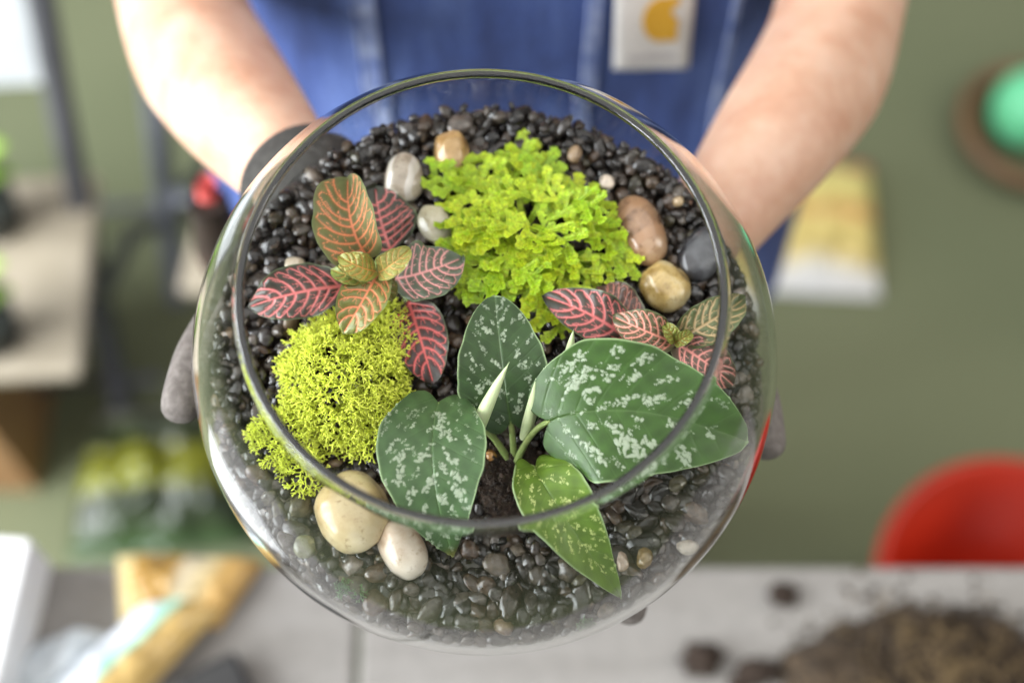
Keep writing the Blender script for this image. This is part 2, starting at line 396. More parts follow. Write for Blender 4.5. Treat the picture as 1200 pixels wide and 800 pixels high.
stone(529, 177, 42, 48, 0.1, stone_mat('amber_stone', (0.27, 0.15, 0.05), (0.42, 0.26, 0.10), (0.50, 0.34, 0.17), 50), 'small amber brown stone behind the lime green spikemoss', 0.8, 2)
stone(511, 263, 42, 48, 0.3, stone_mat('olive_stone', (0.42, 0.38, 0.25), (0.50, 0.46, 0.33), (0.56, 0.52, 0.40), 40), 'pale olive cream stone between red leaves and spikemoss', 0.8, 3)
stone(752, 270, 54, 86, 0.3, stone_mat('red_brown_stone', (0.17, 0.09, 0.05), (0.30, 0.17, 0.09), (0.40, 0.26, 0.15), 45, band=(22, (0.34, 0.19, 0.10), 0.9)), 'large oval red brown stone right of the spikemoss', 0.65, 4, rough=0.09)
stone(779, 336, 60, 62, 0.6, stone_mat('speckled_stone', (0.24, 0.15, 0.04), (0.45, 0.32, 0.12), (0.50, 0.42, 0.24), 70), 'round speckled yellow brown stone above the small red nerve plant', 0.75, 5)
stone(822, 298, 52, 66, -0.5, stone_mat('charcoal_stone', (0.02, 0.02, 0.023), (0.035, 0.035, 0.038), (0.06, 0.06, 0.062), 60, 0.25), 'flat charcoal black stone against the glass on the right', 0.5, 6, rough=0.15)
stone(414, 600, 86, 92, 0.5, stone_mat('cream_stone', (0.42, 0.30, 0.14), (0.55, 0.43, 0.24), (0.64, 0.54, 0.35), 38), 'large cream yellow stone below the lime reindeer moss', 0.7, 7, rough=0.13)
stone(472, 642, 52, 74, 0.5, stone_mat('ivory_stone', (0.46, 0.33, 0.23), (0.60, 0.50, 0.39), (0.68, 0.60, 0.50), 35), 'ivory stone tucked under the spotted leaf at the front', 0.8, 8, rough=0.13)
stone(346, 311, 24, 22, 0.2, stone_mat('beige_stone', (0.4, 0.34, 0.24), (0.5, 0.42, 0.32), (0.55, 0.5, 0.4), 60), 'little beige stone behind the leftmost red leaf', 0.7, 9)
small = [(711, 213, 18, 18, (0.62, 0.52, 0.42), 'tiny cream white pebble on black gravel at the back'),
         (673, 181, 17, 22, (0.32, 0.22, 0.13), 'tiny tan pebble on black gravel behind the spikemoss'),
         (575, 533, 13, 13, (0.34, 0.17, 0.05), 'tiny orange pebble in the dark gap between spotted leaves'),
         (806, 641, 27, 18, (0.42, 0.36, 0.28), 'pale beige pebble in the gravel at the lower right'),
         (755, 653, 19, 24, (0.20, 0.13, 0.05), 'rough golden brown pebble below the big spotted leaf'),
         (357, 640, 27, 27, (0.15, 0.15, 0.09), 'olive grey pebble left of the cream yellow stone'),
         (795, 236, 14, 12, (0.4, 0.29, 0.16), 'tiny sandy pebble beside the red brown stone at the back'),
         (729, 657, 14, 24, (0.36, 0.27, 0.2), 'slim pinkish tan pebble near the tip of the small spotted leaf')]
for k, (px, py, a, b, c, lab) in enumerate(small):
    stone(px, py, a, b, random.uniform(-.5, .5), stone_mat('pebble_tone', tuple(np.array(c) * 0.75), c, tuple(np.array(c) * 1.2), 150), lab, 0.75, 20 + k, name='pebble', lift=1.1, cat='pebble')

# ------------------------------------------------------------------ leaves
def leaf_surface(mid, width, n_hint, nt, ns, fold=0.25, cup=0.0, ruffle=0.0, lobes=None, shape=(0.75, 1.0), seed=0, roll=0.0, taper=None):
    """rows along the midrib (t), columns across (s in -1..1); returns verts, normals and (t, s)."""
    m = mid(nt); tg = np.gradient(m, axis=0); tg /= np.linalg.norm(tg, axis=1)[:, None]
    nh = np.asarray(n_hint, float); sd = np.cross(tg, nh); sd /= np.linalg.norm(sd, axis=1)[:, None]; nm = np.cross(sd, tg)
    if roll: sd, nm = sd * math.cos(roll) + nm * math.sin(roll), nm * math.cos(roll) - sd * math.sin(roll)
    t = np.linspace(0, 1, nt); s = np.linspace(-1, 1, ns)
    if taper is not None: wd = taper(t)
    else:
        p, q = shape; wd = t ** p * (1 - t) ** q; wd /= wd.max()
    wd = wd * width / 2
    S, Tt = np.meshgrid(s, t); W = np.broadcast_to(wd[:, None], S.shape)
    Ln = np.linalg.norm(np.diff(m, axis=0), axis=1).sum()
    nz = np.array([math.sin(q * 23 + seed) * 0.5 + math.sin(q * 41 + seed * 2) * 0.3 for q in t])
    W = W * (1 + 0.025 * nz[:, None] * np.abs(S))
    back = 0
    if lobes: back = -lobes * Ln * np.sin(np.pi * np.clip(np.abs(S) * 1.0, 0, 1)) ** 0.9 * (1 - Tt) ** 2.5
    up = fold * np.abs(S) ** 1.4 * W + cup * (S ** 2) * W + ruffle * width * (np.sin(Tt * 19 + seed) * S ** 2 * np.sign(S) * 0.5 + np.sin(Tt * 11 + 2 * seed) * S ** 2)
    V = m[:, None, :] + (S * W)[..., None] * sd[:, None, :] + up[..., None] * nm[:, None, :] + (back * np.ones_like(S))[..., None] * tg[:, None, :]
    return V, nm, Tt, S, W, Ln
def veins_mask(Tt, S, aspect, npair, seed, wmid=0.03):
    """distance to a branching vein network in (t, s*aspect) space."""
    r = random.Random(seed); P, Wd = [], []
    def add(pts, w0, w1):
        pts = np.asarray(pts); 
        for i in range(len(pts) - 1):
            a, b = pts[i], pts[i + 1]; n = max(2, int(np.linalg.norm(b - a) / 0.012))
            for k in range(n):
                u = k / n; g = (i + u) / (len(pts) - 1); P.append(a + (b - a) * u); Wd.append(w0 + (w1 - w0) * g)
    add([(0, 0), (0.5, 0), (0.97, 0)], wmid, wmid * 0.35)
    for sg in (-1, 1):
        ends = []
        for i in range(npair):
            t0 = 0.05 + 0.8 * i / npair + r.uniform(-.015, .015) + (0.03 if sg > 0 else 0)
            reach = 0.97; dt = 0.20 + r.uniform(-.02, .03)
            pts = [(t0 + dt * (u ** 1.5), sg * aspect * reach * u * (1 - 0.12 * u) * 1.06 * max(0.0, math.sin(math.pi * min(1, (t0 + dt * u * 0.8) ** 0.8))) ** 0.7) for u in np.linspace(0, 1, 8)]
            pts = [np.array(p) for p in pts]
            add(pts, wmid * 0.75, wmid * 0.34); ends.append(pts)
            k = 4; e = pts[k] + np.array([0.10, sg * 0.012 * 4]) * 0.9                           # forks
            add([pts[k], (pts[k] + e) / 2 + np.array([0.0, -sg * 0.01]), e], wmid * 0.4, wmid * 0.25)
            k = 2; e = pts[k] + np.array([0.085, sg * aspect * 0.06]); add([pts[k], e], wmid * 0.36, wmid * 0.2)
        for a, b in zip(ends[:-1], ends[1:]):                                                    # loops near the margin and cross links
            add([a[-1], (a[-1] + b[-2]) / 2 + np.array([0.0, sg * 0.01]), b[-3]], wmid * 0.32, wmid * 0.25)
            j = r.choice((2, 3, 4)); add([a[j], (a[j] + b[j - 1]) / 2 + np.array([r.uniform(-.02, .02), 0]), b[j - 1]], wmid * 0.26, wmid * 0.2)
    P = np.array([np.asarray(p) for p in P]); Wd = np.array(Wd)
    X = np.stack([Tt.ravel(), (S * aspect).ravel()], -1); out = np.full(len(X), 9.0)
    for c0 in range(0, len(X), 4000):
        x = X[c0:c0 + 4000]; d = np.sqrt(((x[:, None, :] - P[None]) ** 2).sum(-1)) / Wd[None]; out[c0:c0 + 4000] = d.min(1)
    return out.reshape(Tt.shape)

def fittonia_leaf(parent, base, p0, pm, p1, width, dark, vein, seed, n_hint=(0, -0.25, 1), fold=0.25, roll=0.0, ruffle=0.06, tint=None, label=None, wmid=0.0185, npair=7):
    p0, pm, p1 = (np.asarray(q) - base for q in (p0, pm, p1))
    nt, ns = 110, 69
    V, nm, Tt, S, W, Ln = leaf_surface(lambda n: thru(p0, pm, p1, n), width, n_hint, nt, ns, fold, ruffle=ruffle, shape=(0.62, 0.72), seed=seed, roll=roll)
    asp = width / Ln / 2
    d = veins_mask(Tt, S * (W / (width / 2)), asp, npair, seed, wmid)
    vm = 1 - smooth(0.75, 1.35, d); halo = np.exp(-np.clip(d - 1, 0, 9) * 0.7) * 0.22
    pk = np.clip(d / 5, 0, 1) ** 0.7                          # tissue puffs up between the veins
    V = V + (pk * 0.00055 - vm * 0.0002)[..., None] * nm[:, None, :]
    dark, vein = np.array(dark), np.array(vein)
    mott = 0.85 + 0.3 * np.sin(Tt * 37 + seed) * np.sin(S * 9 + seed)  * 0.3
    c = (dark * mott[..., None]) * (1 - halo[..., None]) + vein * halo[..., None] * 0.8
    if tint is not None: c = c * (1 - tint[1]) + np.array(tint[0]) * tint[1]
    c = c * (1 - vm[..., None]) + vein * vm[..., None]
    edge = smooth(0.93, 1.0, np.abs(S)); c = c * (1 - edge[..., None] * 0.6) + np.array([0.16, 0.22, 0.10]) * edge[..., None] * 0.6
    o = mk('leaf', V.reshape(-1, 3), grid_faces(nt, ns), fitt_m, parent, col=c.reshape(-1, 3))
    if label: o['label'] = label
    return o
DG = (0.034, 0.040, 0.026); VR = (0.60, 0.16, 0.15); VP = (0.78, 0.36, 0.34); GO = (0.17, 0.19, 0.045); VO = (0.72, 0.25, 0.12)
b1 = BG(440, 318); fa = empty('nerve_plant', MB @ T(b1), 'larger pink veined nerve plant at the back left of the bowl', 'plant', 'pink veined nerve plants')
def bp(px, py, h): return BP(px, py, h)
FL = [  # p0, pm, p1, width px, base colour, vein colour, options
    ((459, 296, .020), (446, 258, .026), (440, 220, .026), 84, DG, VR, dict(fold=.1, roll=-0.1)),
    ((478, 352, .016), (492, 395, .019), (508, 450, .013), 66, (0.05, 0.04, 0.035), (0.74, 0.15, 0.14), dict(fold=.15)),
    ((404, 335, .026), (348, 343, .029), (291, 360, .022), 64, DG, VR, dict(fold=.2)),
    ((462, 327, .030), (500, 318, .034), (540, 303, .027), 72, (0.10, 0.13, 0.085), VP, dict(fold=.1, n_hint=(-.1, -.1, 1))),
    ((433, 304, .032), (412, 262, .041), (408, 208, .040), 72, (0.16, 0.18, 0.07), VO, dict(fold=1.1, roll=0.15, wmid=.016, npair=8)),
    ((444, 318, .034), (425, 352, .040), (402, 391, .034), 54, (0.18, 0.2, 0.05), VO, dict(fold=.4, npair=6)),
    ((440, 318, .038), (420, 312, .046), (398, 301, .046), 32, (0.30, 0.30, 0.055), (0.60, 0.30, 0.08), dict(fold=.3, npair=5, wmid=.015)),
    ((443, 320, .038), (460, 309, .047), (480, 292, .046), 30, (0.33, 0.33, 0.08), (0.62, 0.36, 0.12), dict(fold=.4, npair=5, wmid=.015)),
    ((438, 318, .036), (412, 322, .043), (388, 316, .042), 26, (0.22, 0.27, 0.05), (0.5, 0.3, 0.08), dict(fold=.4, npair=4, wmid=.015)),
    ((442, 322, .034), (452, 336, .036), (460, 350, .030), 26, (0.16, 0.16, 0.04), (0.4, 0.22, 0.08), dict(fold=.3, npair=4, wmid=.015)),
]
MPP = 0.000375
for k, (a, m_, b_, wpx, dk, vn, kw) in enumerate(FL):
    fittonia_leaf(fa, b1, BP(*a), BP(*m_), BP(*b_), wpx * MPP, dk, vn, 11 + k, **kw)
for a in ((459, 296, .020), (478, 352, .016), (404, 335, .026), (462, 327, .030)):
    tube_obj('stem', bez((np.array([0, 0, -0.003]), np.array([0, 0, 0.018]), BP(*a) - b1), 10), 0.0009, stem_m, fa, 8)
tube_obj('stem', bez((np.array([0, 0, -0.003]), BP(441, 318, 0.037) - b1), 10), np.linspace(0.0013, 0.0009, 10), stem_m, fa, 8)
b2 = BG(786, 405); fb = empty('nerve_plant', MB @ T(b2), 'smaller pink veined nerve plant beside the glass on the right', 'plant', 'pink veined nerve plants')
FR = [
    ((748, 392, .020), (720, 360, .024), (700, 336, .018), 60, (0.10, 0.06, 0.045), (0.45, 0.18, 0.13), dict(fold=.2)),
    ((742, 404, .022), (698, 372, .032), (637, 347, .028), 60, DG, VR, dict(fold=.15, roll=-0.1)),
    ((790, 400, .028), (833, 376, .036), (872, 350, .030), 48, (0.09, 0.12, 0.04), (0.42, 0.30, 0.15), dict(fold=.2)),
    ((792, 402, .028), (826, 424, .032), (860, 452, .022), 50, (0.10, 0.08, 0.05), (0.80, 0.33, 0.28), dict(fold=.2)),
    ((790, 401, .030), (757, 388, .037), (719, 371, .033), 46, (0.09, 0.09, 0.035), (0.80, 0.33, 0.25), dict(fold=.25)),
    ((791, 400, .032), (786, 390, .037), (780, 381, .036), 18, (0.25, 0.28, 0.05), (0.5, 0.3, 0.1), dict(fold=.5, npair=4, wmid=.015)),
    ((791, 401, .032), (801, 396, .037), (810, 390, .036), 16, (0.25, 0.28, 0.05), (0.5, 0.3, 0.1), dict(fold=.5, npair=4, wmid=.015)),
]
for k, (a, m_, b_, wpx, dk, vn, kw) in enumerate(FR):
    fittonia_leaf(fb, b2, BP(*a), BP(*m_), BP(*b_), wpx * MPP, dk, vn, 41 + k, **kw)
tube_obj('stem', bez((np.array([0, 0, -0.003]), BP(790, 401, 0.030) - b2), 10), np.linspace(0.0013, 0.0009, 10), stem_m, fb, 8)
for a in ((748, 392, .020), (742, 404, .022)):
    tube_obj('stem', bez((np.array([0, 0, -0.003]), np.array([-0.003, 0, 0.014]), BP(*a) - b2), 8), 0.0009, stem_m, fb, 8)

# satin pothos: four heart-shaped spotted leaves and rolled shoots
def blotches(X, Y, spots, seed):
    """X along the leaf, Y across (metres); spots = (t, y, size). Each is a ragged patch of small angled flakes."""
    r = random.Random(seed); F = []
    for (x, y, s) in spots:
        n = max(3, int(4 + s * 2100)); sg = 1 if y > 0 else -1; ang = sg * r.uniform(0.35, 0.75)
        for k in range(n):
            u = r.gauss(0, 0.55) * s; w_ = r.gauss(0, 0.20) * s
            fx = x + u * math.cos(ang) - w_ * math.sin(ang); fy = y + u * math.sin(ang) + w_ * math.cos(ang)
            a = ang + r.choice((0, 0.5, -0.6, 1.2)) + r.uniform(-.3, .3)
            F.append((fx, fy, s * r.uniform(0.13, 0.34), s * r.uniform(0.05, 0.13), math.cos(a), math.sin(a)))
    out = np.zeros(X.shape)
    jx = 0.00022 * np.sin(Y * 9000 + 3 * np.sin(X * 5200)); jy = 0.00022 * np.sin(X * 8300 + 3 * np.sin(Y * 6100))
    Xj, Yj = X + jx, Y + jy
    for fx, fy, a, b, ca, sa in F:
        m = (np.abs(Xj - fx) < 2 * a) & (np.abs(Yj - fy) < 2 * a)
        if not m.any(): continue
        dx, dy = Xj[m] - fx, Yj[m] - fy; p = (dx * ca + dy * sa) / a; q = (-dx * sa + dy * ca) / b
        d = (np.abs(p) ** 3 + np.abs(q) ** 3) ** (1 / 3)
        out[m] = np.maximum(out[m], 1 - smooth(0.5, 1.2, d))
    return out
def heart(t, tip=1.0):
    w0 = 0.60 + 0.40 * np.sin(np.clip(t / 0.36, 0, 1) * np.pi / 2)
    fall = np.clip((1 - t) / 0.72, 0, 1); g = np.sin(fall * np.pi / 2) ** (0.95 * tip); e = np.clip((1 - t) / 0.02, 0, 1) ** 0.5
    return w0 * np.clip(g, 0, 1) * (0.25 + 0.75 * e)
def pothos_leaf(parent, base, p0, pm, p1, width, spots, green, seed, n_hint, fold=0.12, roll=0.0, lobes=0.10, nt=270, ns=190, tip=1.0, cup=0.0, tipbrown=False, silver=(0.27, 0.32, 0.225), rl=0.02, label=None):
    p0, pm, p1 = (np.asarray(q) - base for q in (p0, pm, p1))
    V, nm, Tt, S, W, Ln = leaf_surface(lambda n: thru(p0, pm, p1, n), width, n_hint, nt, ns, fold, cup=cup, ruffle=rl, lobes=lobes, seed=seed, roll=roll, taper=lambda t: heart(t, tip))
    X = Tt * Ln - lobes * Ln * np.sin(np.pi * np.abs(S)) * (1 - Tt) ** 2.5; Y = S * W
    mask = blotches(X, Y, [(a * Ln, b * width / 2, s * 0.76) for a, b, s in spots], seed)
    r = random.Random(seed + 5)
    fine = blotches(X, Y, [(r.random() * Ln, r.uniform(-.9, .9) * width / 2, 0.0016) for _ in range(60)], seed + 9)
    g = np.array(green); gv = 0.86 + 0.14 * np.sin(Y * 700 + Tt * 9) * np.sin(X * 500) ; mid = np.exp(-(S * W / 0.0006) ** 2)
    side = np.exp(-((((X - np.abs(Y) * 0.75) / Ln * 9) % 1 - 0.5) / 0.06) ** 2)
    c = g * gv[..., None]; c = c * (1 - 0.08 * side[..., None]) + np.array([0.10, 0.17, 0.05]) * 0.08 * side[..., None]
    c = c * (1 - 0.4 * mid[..., None]) + np.array([0.12, 0.19, 0.07]) * 0.4 * mid[..., None]
    mk_ = np.clip(mask + 0.75 * fine, 0, 1); c = c * (1 - mk_[..., None]) + np.array(silver) * mk_[..., None]
    edge = np.maximum(smooth(1 - 0.0011 / max(width / 2, 1e-4), 1.0, np.abs(S)), smooth(0.985, 1.0, Tt)); c = c * (1 - 0.75 * edge[..., None]) + np.array([0.30, 0.40, 0.20]) * 0.75 * edge[..., None]
    if tipbrown:
        tb_ = np.exp(-((Tt - 0.99) / 0.035) ** 2)[..., None] * 0.8; c = c * (1 - tb_) + np.array([0.12, 0.10, 0.02]) * tb_
    V = V + (0.0003 * (1 - mid) - 0.00010 * side + 0.00018 * mk_)[..., None] * nm[:, None, :]
    o = mk('leaf', V.reshape(-1, 3), grid_faces(nt, ns), poth_m, parent, col=c.reshape(-1, 3))
    sm = o.modifiers.new('thickness', 'SOLIDIFY'); sm.thickness = 0.0007; sm.offset = -1
    if label: o['label'] = label
    return o
b3 = BG(602, 548); po = empty('satin_pothos', MB @ T(b3), 'satin pothos with silver spotted heart shaped leaves at the bowl front', 'plant')
GD = (0.026, 0.056, 0.014); GM = (0.038, 0.088, 0.014); GL = (0.056, 0.108, 0.038); GY = (0.10, 0.175, 0.018)
r_ = random.Random(3)
def rs(n, lo, hi, seed, tmin=.06, tmax=.9):
    q = random.Random(seed); return [(q.uniform(tmin, tmax), q.uniform(-.82, .82), q.uniform(lo, hi)) for _ in range(n)]
# back leaf, dark
pothos_leaf(po, b3, BP(598, 492, .022), BP(588, 425, .034), BP(580, 347, .036), 106 * MPP, [
    (.75, -.25, .0035), (.70, .1, .003), (.82, .1, .0025), (.55, .35, .0025), (.5, -.1, .0035), (.30, -.55, .005), (.36, -.3, .003), (.45, .5, .0022), (.2, .3, .0035), (.35, .55, .0022), (.15, .55, .004), (.1, .2, .004), (.62, .6, .002), (.55, -.6, .003), (.28, -.1, .0025)] + rs(8, .001, .002, 4), GD, 1, (0, -0.6, 1), fold=0.10, lobes=.09, tip=.55)
# big right leaf
pothos_leaf(po, b3, BP(646, 493, .036), BP(745, 482, .046), BP(873, 516, .033), 158 * MPP, [
    (.22, .45, .006), (.30, .62, .007), (.26, .2, .005), (.40, .25, .006), (.46, .5, .009), (.54, .55, .009), (.58, .4, .007), (.43, .75, .004), (.66, .62, .005), (.72, .35, .005), (.76, .5, .007), (.68, .1, .005),
    (.18, -.35, .007), (.24, -.5, .008), (.30, -.3, .008), (.15, -.6, .005), (.22, -.7, .006), (.36, -.55, .005), (.45, -.15, .006), (.46, -.45, .006), (.5, -.7, .006), (.58, -.2, .006), (.62, -.5, .005), (.40, -.8, .005), (.74, -.25, .005), (.1, .2, .004), (.12, .55, .004), (.85, .1, .004), (.33, -.05, .004), (.52, .1, .004), (.6, .78, .004), (.30, .85, .003)] + rs(26, .001, .0028, 8), GM, 2, (0.05, -0.25, 1), fold=0.10, lobes=.08, tip=.62)
# front left leaf
pothos_leaf(po, b3, BP(513, 474, .030), BP(508, 555, .040), BP(531, 650, .019), 122 * MPP, [
    (.12, -.1, .006), (.2, -.15, .006), (.26, -.3, .005), (.2, .05, .003), (.38, .15, .006), (.42, -.35, .006), (.48, -.2, .005), (.55, -.45, .006), (.62, -.4, .006), (.56, .1, .006), (.66, -.1, .006), (.72, -.5, .005), (.4, .55, .006), (.5, .6, .006), (.32, .7, .004), (.62, .45, .005), (.7, .25, .004), (.85, .3, .004), (.86, 0, .004), (.3, -.65, .004), (.52, .85, .003), (.18, .35, .003), (.9, -.2, .003), (.75, .6, .004)] + rs(22, .001, .0022, 12), GL, 3, (-0.05, -0.35, 1), fold=0.14, lobes=.09, tip=.95, tipbrown=True)
# small front leaf, fresh green
pothos_leaf(po, b3, BP(628, 552, .028), BP(662, 606, .031), BP(727, 698, .009), 80 * MPP, [
    (.1, .3, .0025), (.16, .0, .0025), (.2, .35, .003), (.28, .5, .003), (.22, -.25, .0025), (.36, .1, .003), (.42, -.3, .003), (.5, .35, .004), (.5, 0, .003), (.58, -.2, .003), (.62, .3, .003), (.7, 0, .003), (.78, .15, .0025), (.3, -.5, .0025), (.66, -.4, .003), (.85, 0, .002)] + rs(16, .0008, .0018, 16), GY, 4, (0.25, -0.35, 1), fold=0.35, lobes=.12, tip=.85, nt=220, ns=130, silver=(0.44, 0.50, 0.18), rl=.02)
for a, c in (((598, 492, .022), (0, .01, .012)), ((646, 493, .036), (.006, .01, .028)), ((513, 474, .030), (-.012, .018, .024)), ((628, 552, .028), (.008, -.004, .022))):
    tube_obj('petiole', bez((np.array([0.0, 0, -0.003]), np.array(c), BP(*a) - b3), 14), np.linspace(0.0016, 0.0012, 14), stem_m, po, 10)
def shoot(pts, wpx, curl=0.6):
    n = 26; m = bez([BP(*p) - b3 for p in pts], n); t = np.linspace(0, 1, n)
    rad = wpx * MPP / 2 * np.sin(np.clip(0.30 + t * 0.72, 0, 1) * np.pi) ** 0.75; rad[-1] = 0.00012
    v, f = tube(m, rad, 14); return mk('rolled_shoot', v, f, shoot_m, po)
shoot([(556, 512, .018), (566, 480, .040), (597, 424, .052)], 17)
shoot([(614, 512, .016), (620, 490, .034), (628, 443, .042)], 12)
shoot([(620, 508, .018), (627, 480, .028), (628, 462, .034)], 8)
shoot([(664, 430, .022), (668, 410, .036), (672, 386, .042)], 11)

# ------------------------------------------------------------------ spikemoss: fan-shaped fronds of overlapping scale leaves
def scale_leaf(p, d, n, ln, wd, V, F, Cc, col):
    k = len(V); s = np.cross(d, n); s /= np.linalg.norm(s) + 1e-9
    V += [p - s * wd * 0.25, p + s * wd * 0.25, p + d * ln * 0.55 + s * wd * 0.5 + n * ln * 0.10, p + d * ln + n * ln * 0.02, p + d * ln * 0.55 - s * wd * 0.5 + n * ln * 0.10]
    F += [(k, k + 1, k + 2, k + 4), (k + 4, k + 2, k + 3)]; Cc += [col] * 5
def frond_data(seed, Lf=0.030):
    r = random.Random(seed); V, F, Cc = [], [], []
    up = np.array([0, 0, 1.0])
    def axis(p, ang, ln, lvl, arch):
        step = 0.0009; n = max(3, int(ln / step)); q = p.copy(); a = ang; bl = []
        for i in range(n):
            u = i / n; a += r.gauss(0, 0.035)
            sl = arch * (0.9 - 2.2 * u) if lvl == 0 else 0.05
            d = np.array([math.cos(a) * math.cos(sl), math.sin(a) * math.cos(sl), math.sin(sl)]); nm = up - np.dot(up, d) * d; nm /= np.linalg.norm(nm)
            q = q + d * step
            s = np.cross(d, nm); g = r.uniform(0.75, 1.2)
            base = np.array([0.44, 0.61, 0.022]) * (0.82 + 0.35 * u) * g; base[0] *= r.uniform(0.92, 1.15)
            lw = (0.0021 if lvl else 0.0017) * (1.0 if u > 0.15 or lvl == 0 else 0.8) * (1.15 - 0.25 * (u > 0.85))
            for sg in (-1, 1):
                dd = d * 0.62 + s * sg * 0.78 + nm * r.uniform(0.0, 0.25); dd /= np.linalg.norm(dd)
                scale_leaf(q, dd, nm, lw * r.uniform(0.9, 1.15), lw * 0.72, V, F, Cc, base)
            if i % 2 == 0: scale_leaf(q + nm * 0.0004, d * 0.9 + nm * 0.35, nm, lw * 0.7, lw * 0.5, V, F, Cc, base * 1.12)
            bl.append((q.copy(), a, u))
        for _ in range(5):
            a2 = a + r.uniform(-1.3, 1.3); dd = np.array([math.cos(a2), math.sin(a2), 0.2]); scale_leaf(q, dd / np.linalg.norm(dd), up, 0.0017, 0.0014, V, F, Cc, np.array([0.52, 0.68, 0.04]))
        return bl
    spine = axis(np.zeros(3), 0.0, Lf, 0, 0.75)
    side = 1; nb = 5
    for k in range(nb):
        u = 0.22 + 0.72 * k / nb; q, a, _ = spine[int(u * (len(spine) - 1))]; side = -side
        ln = Lf * (0.38 - 0.26 * abs(u - 0.5)) * r.uniform(0.85, 1.15)
        b_ = axis(q, a + side * r.uniform(0.7, 0.95), ln * 1.12, 1, 0)
        for u2 in (0.45, 0.72):
            q2, a2, _ = b_[int(u2 * (len(b_) - 1))]; axis(q2, a2 + r.choice((-1, 1)) * 0.7, ln * 0.42, 2, 0)
    return mesh_data('frond', np.array(V), F, spike_m, smooth=False, col=np.array(Cc))
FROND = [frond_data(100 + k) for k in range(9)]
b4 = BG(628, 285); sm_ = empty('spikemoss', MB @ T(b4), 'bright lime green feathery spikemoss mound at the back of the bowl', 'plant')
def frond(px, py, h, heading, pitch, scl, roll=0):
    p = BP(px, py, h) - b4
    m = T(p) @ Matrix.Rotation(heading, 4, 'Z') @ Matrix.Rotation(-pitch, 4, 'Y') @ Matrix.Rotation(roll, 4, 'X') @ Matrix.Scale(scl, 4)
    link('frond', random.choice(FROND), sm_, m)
def frond_to(bx_, by_, tx, ty, h0, h1):
    p, q = BP(bx_, by_, h0), BP(tx, ty, h1); d = q - p; ln = np.linalg.norm(d)
    frond(bx_, by_, h0, math.atan2(d[1], d[0]), math.asin(max(-1, min(1, d[2] / ln))), ln / 0.0285, random.uniform(-.35, .35))
tips = [(497, 204), (520, 190), (548, 192), (600, 168), (618, 172), (640, 182), (576, 195), (655, 212), (690, 215), (712, 235), (728, 262), (756, 288), (748, 312), (736, 335), (700, 336), (668, 330), (640, 335),
        (610, 350), (640, 388), (660, 372), (555, 350), (530, 322), (520, 300), (545, 330), (512, 232), (508, 262), (530, 280), (590, 335), (575, 310), (655, 398), (690, 372), (560, 366)]
for tx, ty in tips:
    k = random.uniform(0.12, 0.32); cx, cy_ = 628 + random.uniform(-25, 25), 272 + random.uniform(-20, 20)
    far = math.hypot(tx - cx, ty - cy_)
    u = max(0.0, 1 - 62 / max(far, 1)) if far > 75 else 0.1
    frond_to(cx + (tx - cx) * u, cy_ + (ty - cy_) * u, tx, ty, 0.020 - 0.004 * u, 0.027 - 0.012 * min(1, far / 130) + random.uniform(-.003, .004))
for k in range(22):                                           # inner and upper fronds
    a = random.uniform(0, 6.28); rr = 78 * math.sqrt(random.random()); cx, cy_ = 628 + rr * math.cos(a) * 1.1, 268 + rr * math.sin(a) * 0.8
    a2 = a + random.gauss(0, 0.7); ln = random.uniform(42, 66); hh = 0.029 - 0.010 * (rr / 78) ** 2 + random.uniform(-.004, .004)
    cx -= 0.55 * ln * math.cos(a2); cy_ -= 0.55 * ln * math.sin(a2)
    frond_to(cx, cy_, cx + ln * math.cos(a2), cy_ + ln * math.sin(a2), hh, hh + random.uniform(-.003, .010))
for k in range(15):                                           # lower skirt
    a = random.uniform(0, 6.28); rr = random.uniform(20, 80); cx, cy_ = 625 + rr * math.cos(a), 280 + rr * math.sin(a) * 0.8
    ln = random.uniform(35, 55); frond_to(cx, cy_, cx + ln * math.cos(a), cy_ + ln * math.sin(a), 0.014, 0.014)

# ------------------------------------------------------------------ reindeer moss: a cushion of forking twigs
def tuft(seed, V, F, Cc, M, p0, size):
    r = random.Random(seed)
    def seg(p, d, ln, rad, lvl):
        q = p + d * ln; u = np.cross(d, (0.3, 0.5, 0.81)); u /= np.linalg.norm(u) + 1e-9; w_ = np.cross(d, u); k = len(V)
        for c, rr in ((p, rad), (q, rad * 0.8)):
            for a in (0, 2.094, 4.189): V.append(c + rr * (math.cos(a) * u + math.sin(a) * w_))
        F.extend([(k, k + 1, k + 4, k + 3), (k + 1, k + 2, k + 5, k + 4), (k + 2, k, k + 3, k + 5)])
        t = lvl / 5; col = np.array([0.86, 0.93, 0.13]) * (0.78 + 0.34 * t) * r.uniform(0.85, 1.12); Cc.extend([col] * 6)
        if lvl >= 5: 
            F.append((k + 3, k + 4, k + 5)); return
        n = 2 if r.random() < 0.85 else 3; off = r.uniform(0, 6.28)
        for i in range(n):
            a = off + i * 6.283 / n + r.uniform(-.4, .4); sp2 = r.uniform(0.40, 0.72)
            dd = d * math.cos(sp2) + (math.cos(a) * u + math.sin(a) * w_) * math.sin(sp2) + np.array([0, 0, 0.06]); dd /= np.linalg.norm(dd)
            seg(q, dd, ln * r.uniform(0.68, 0.98), max(rad * 0.86, size * 0.027), lvl + 1)
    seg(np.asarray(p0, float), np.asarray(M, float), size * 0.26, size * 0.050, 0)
V, F, Cc = [], [], []
b5 = BG(402, 465)
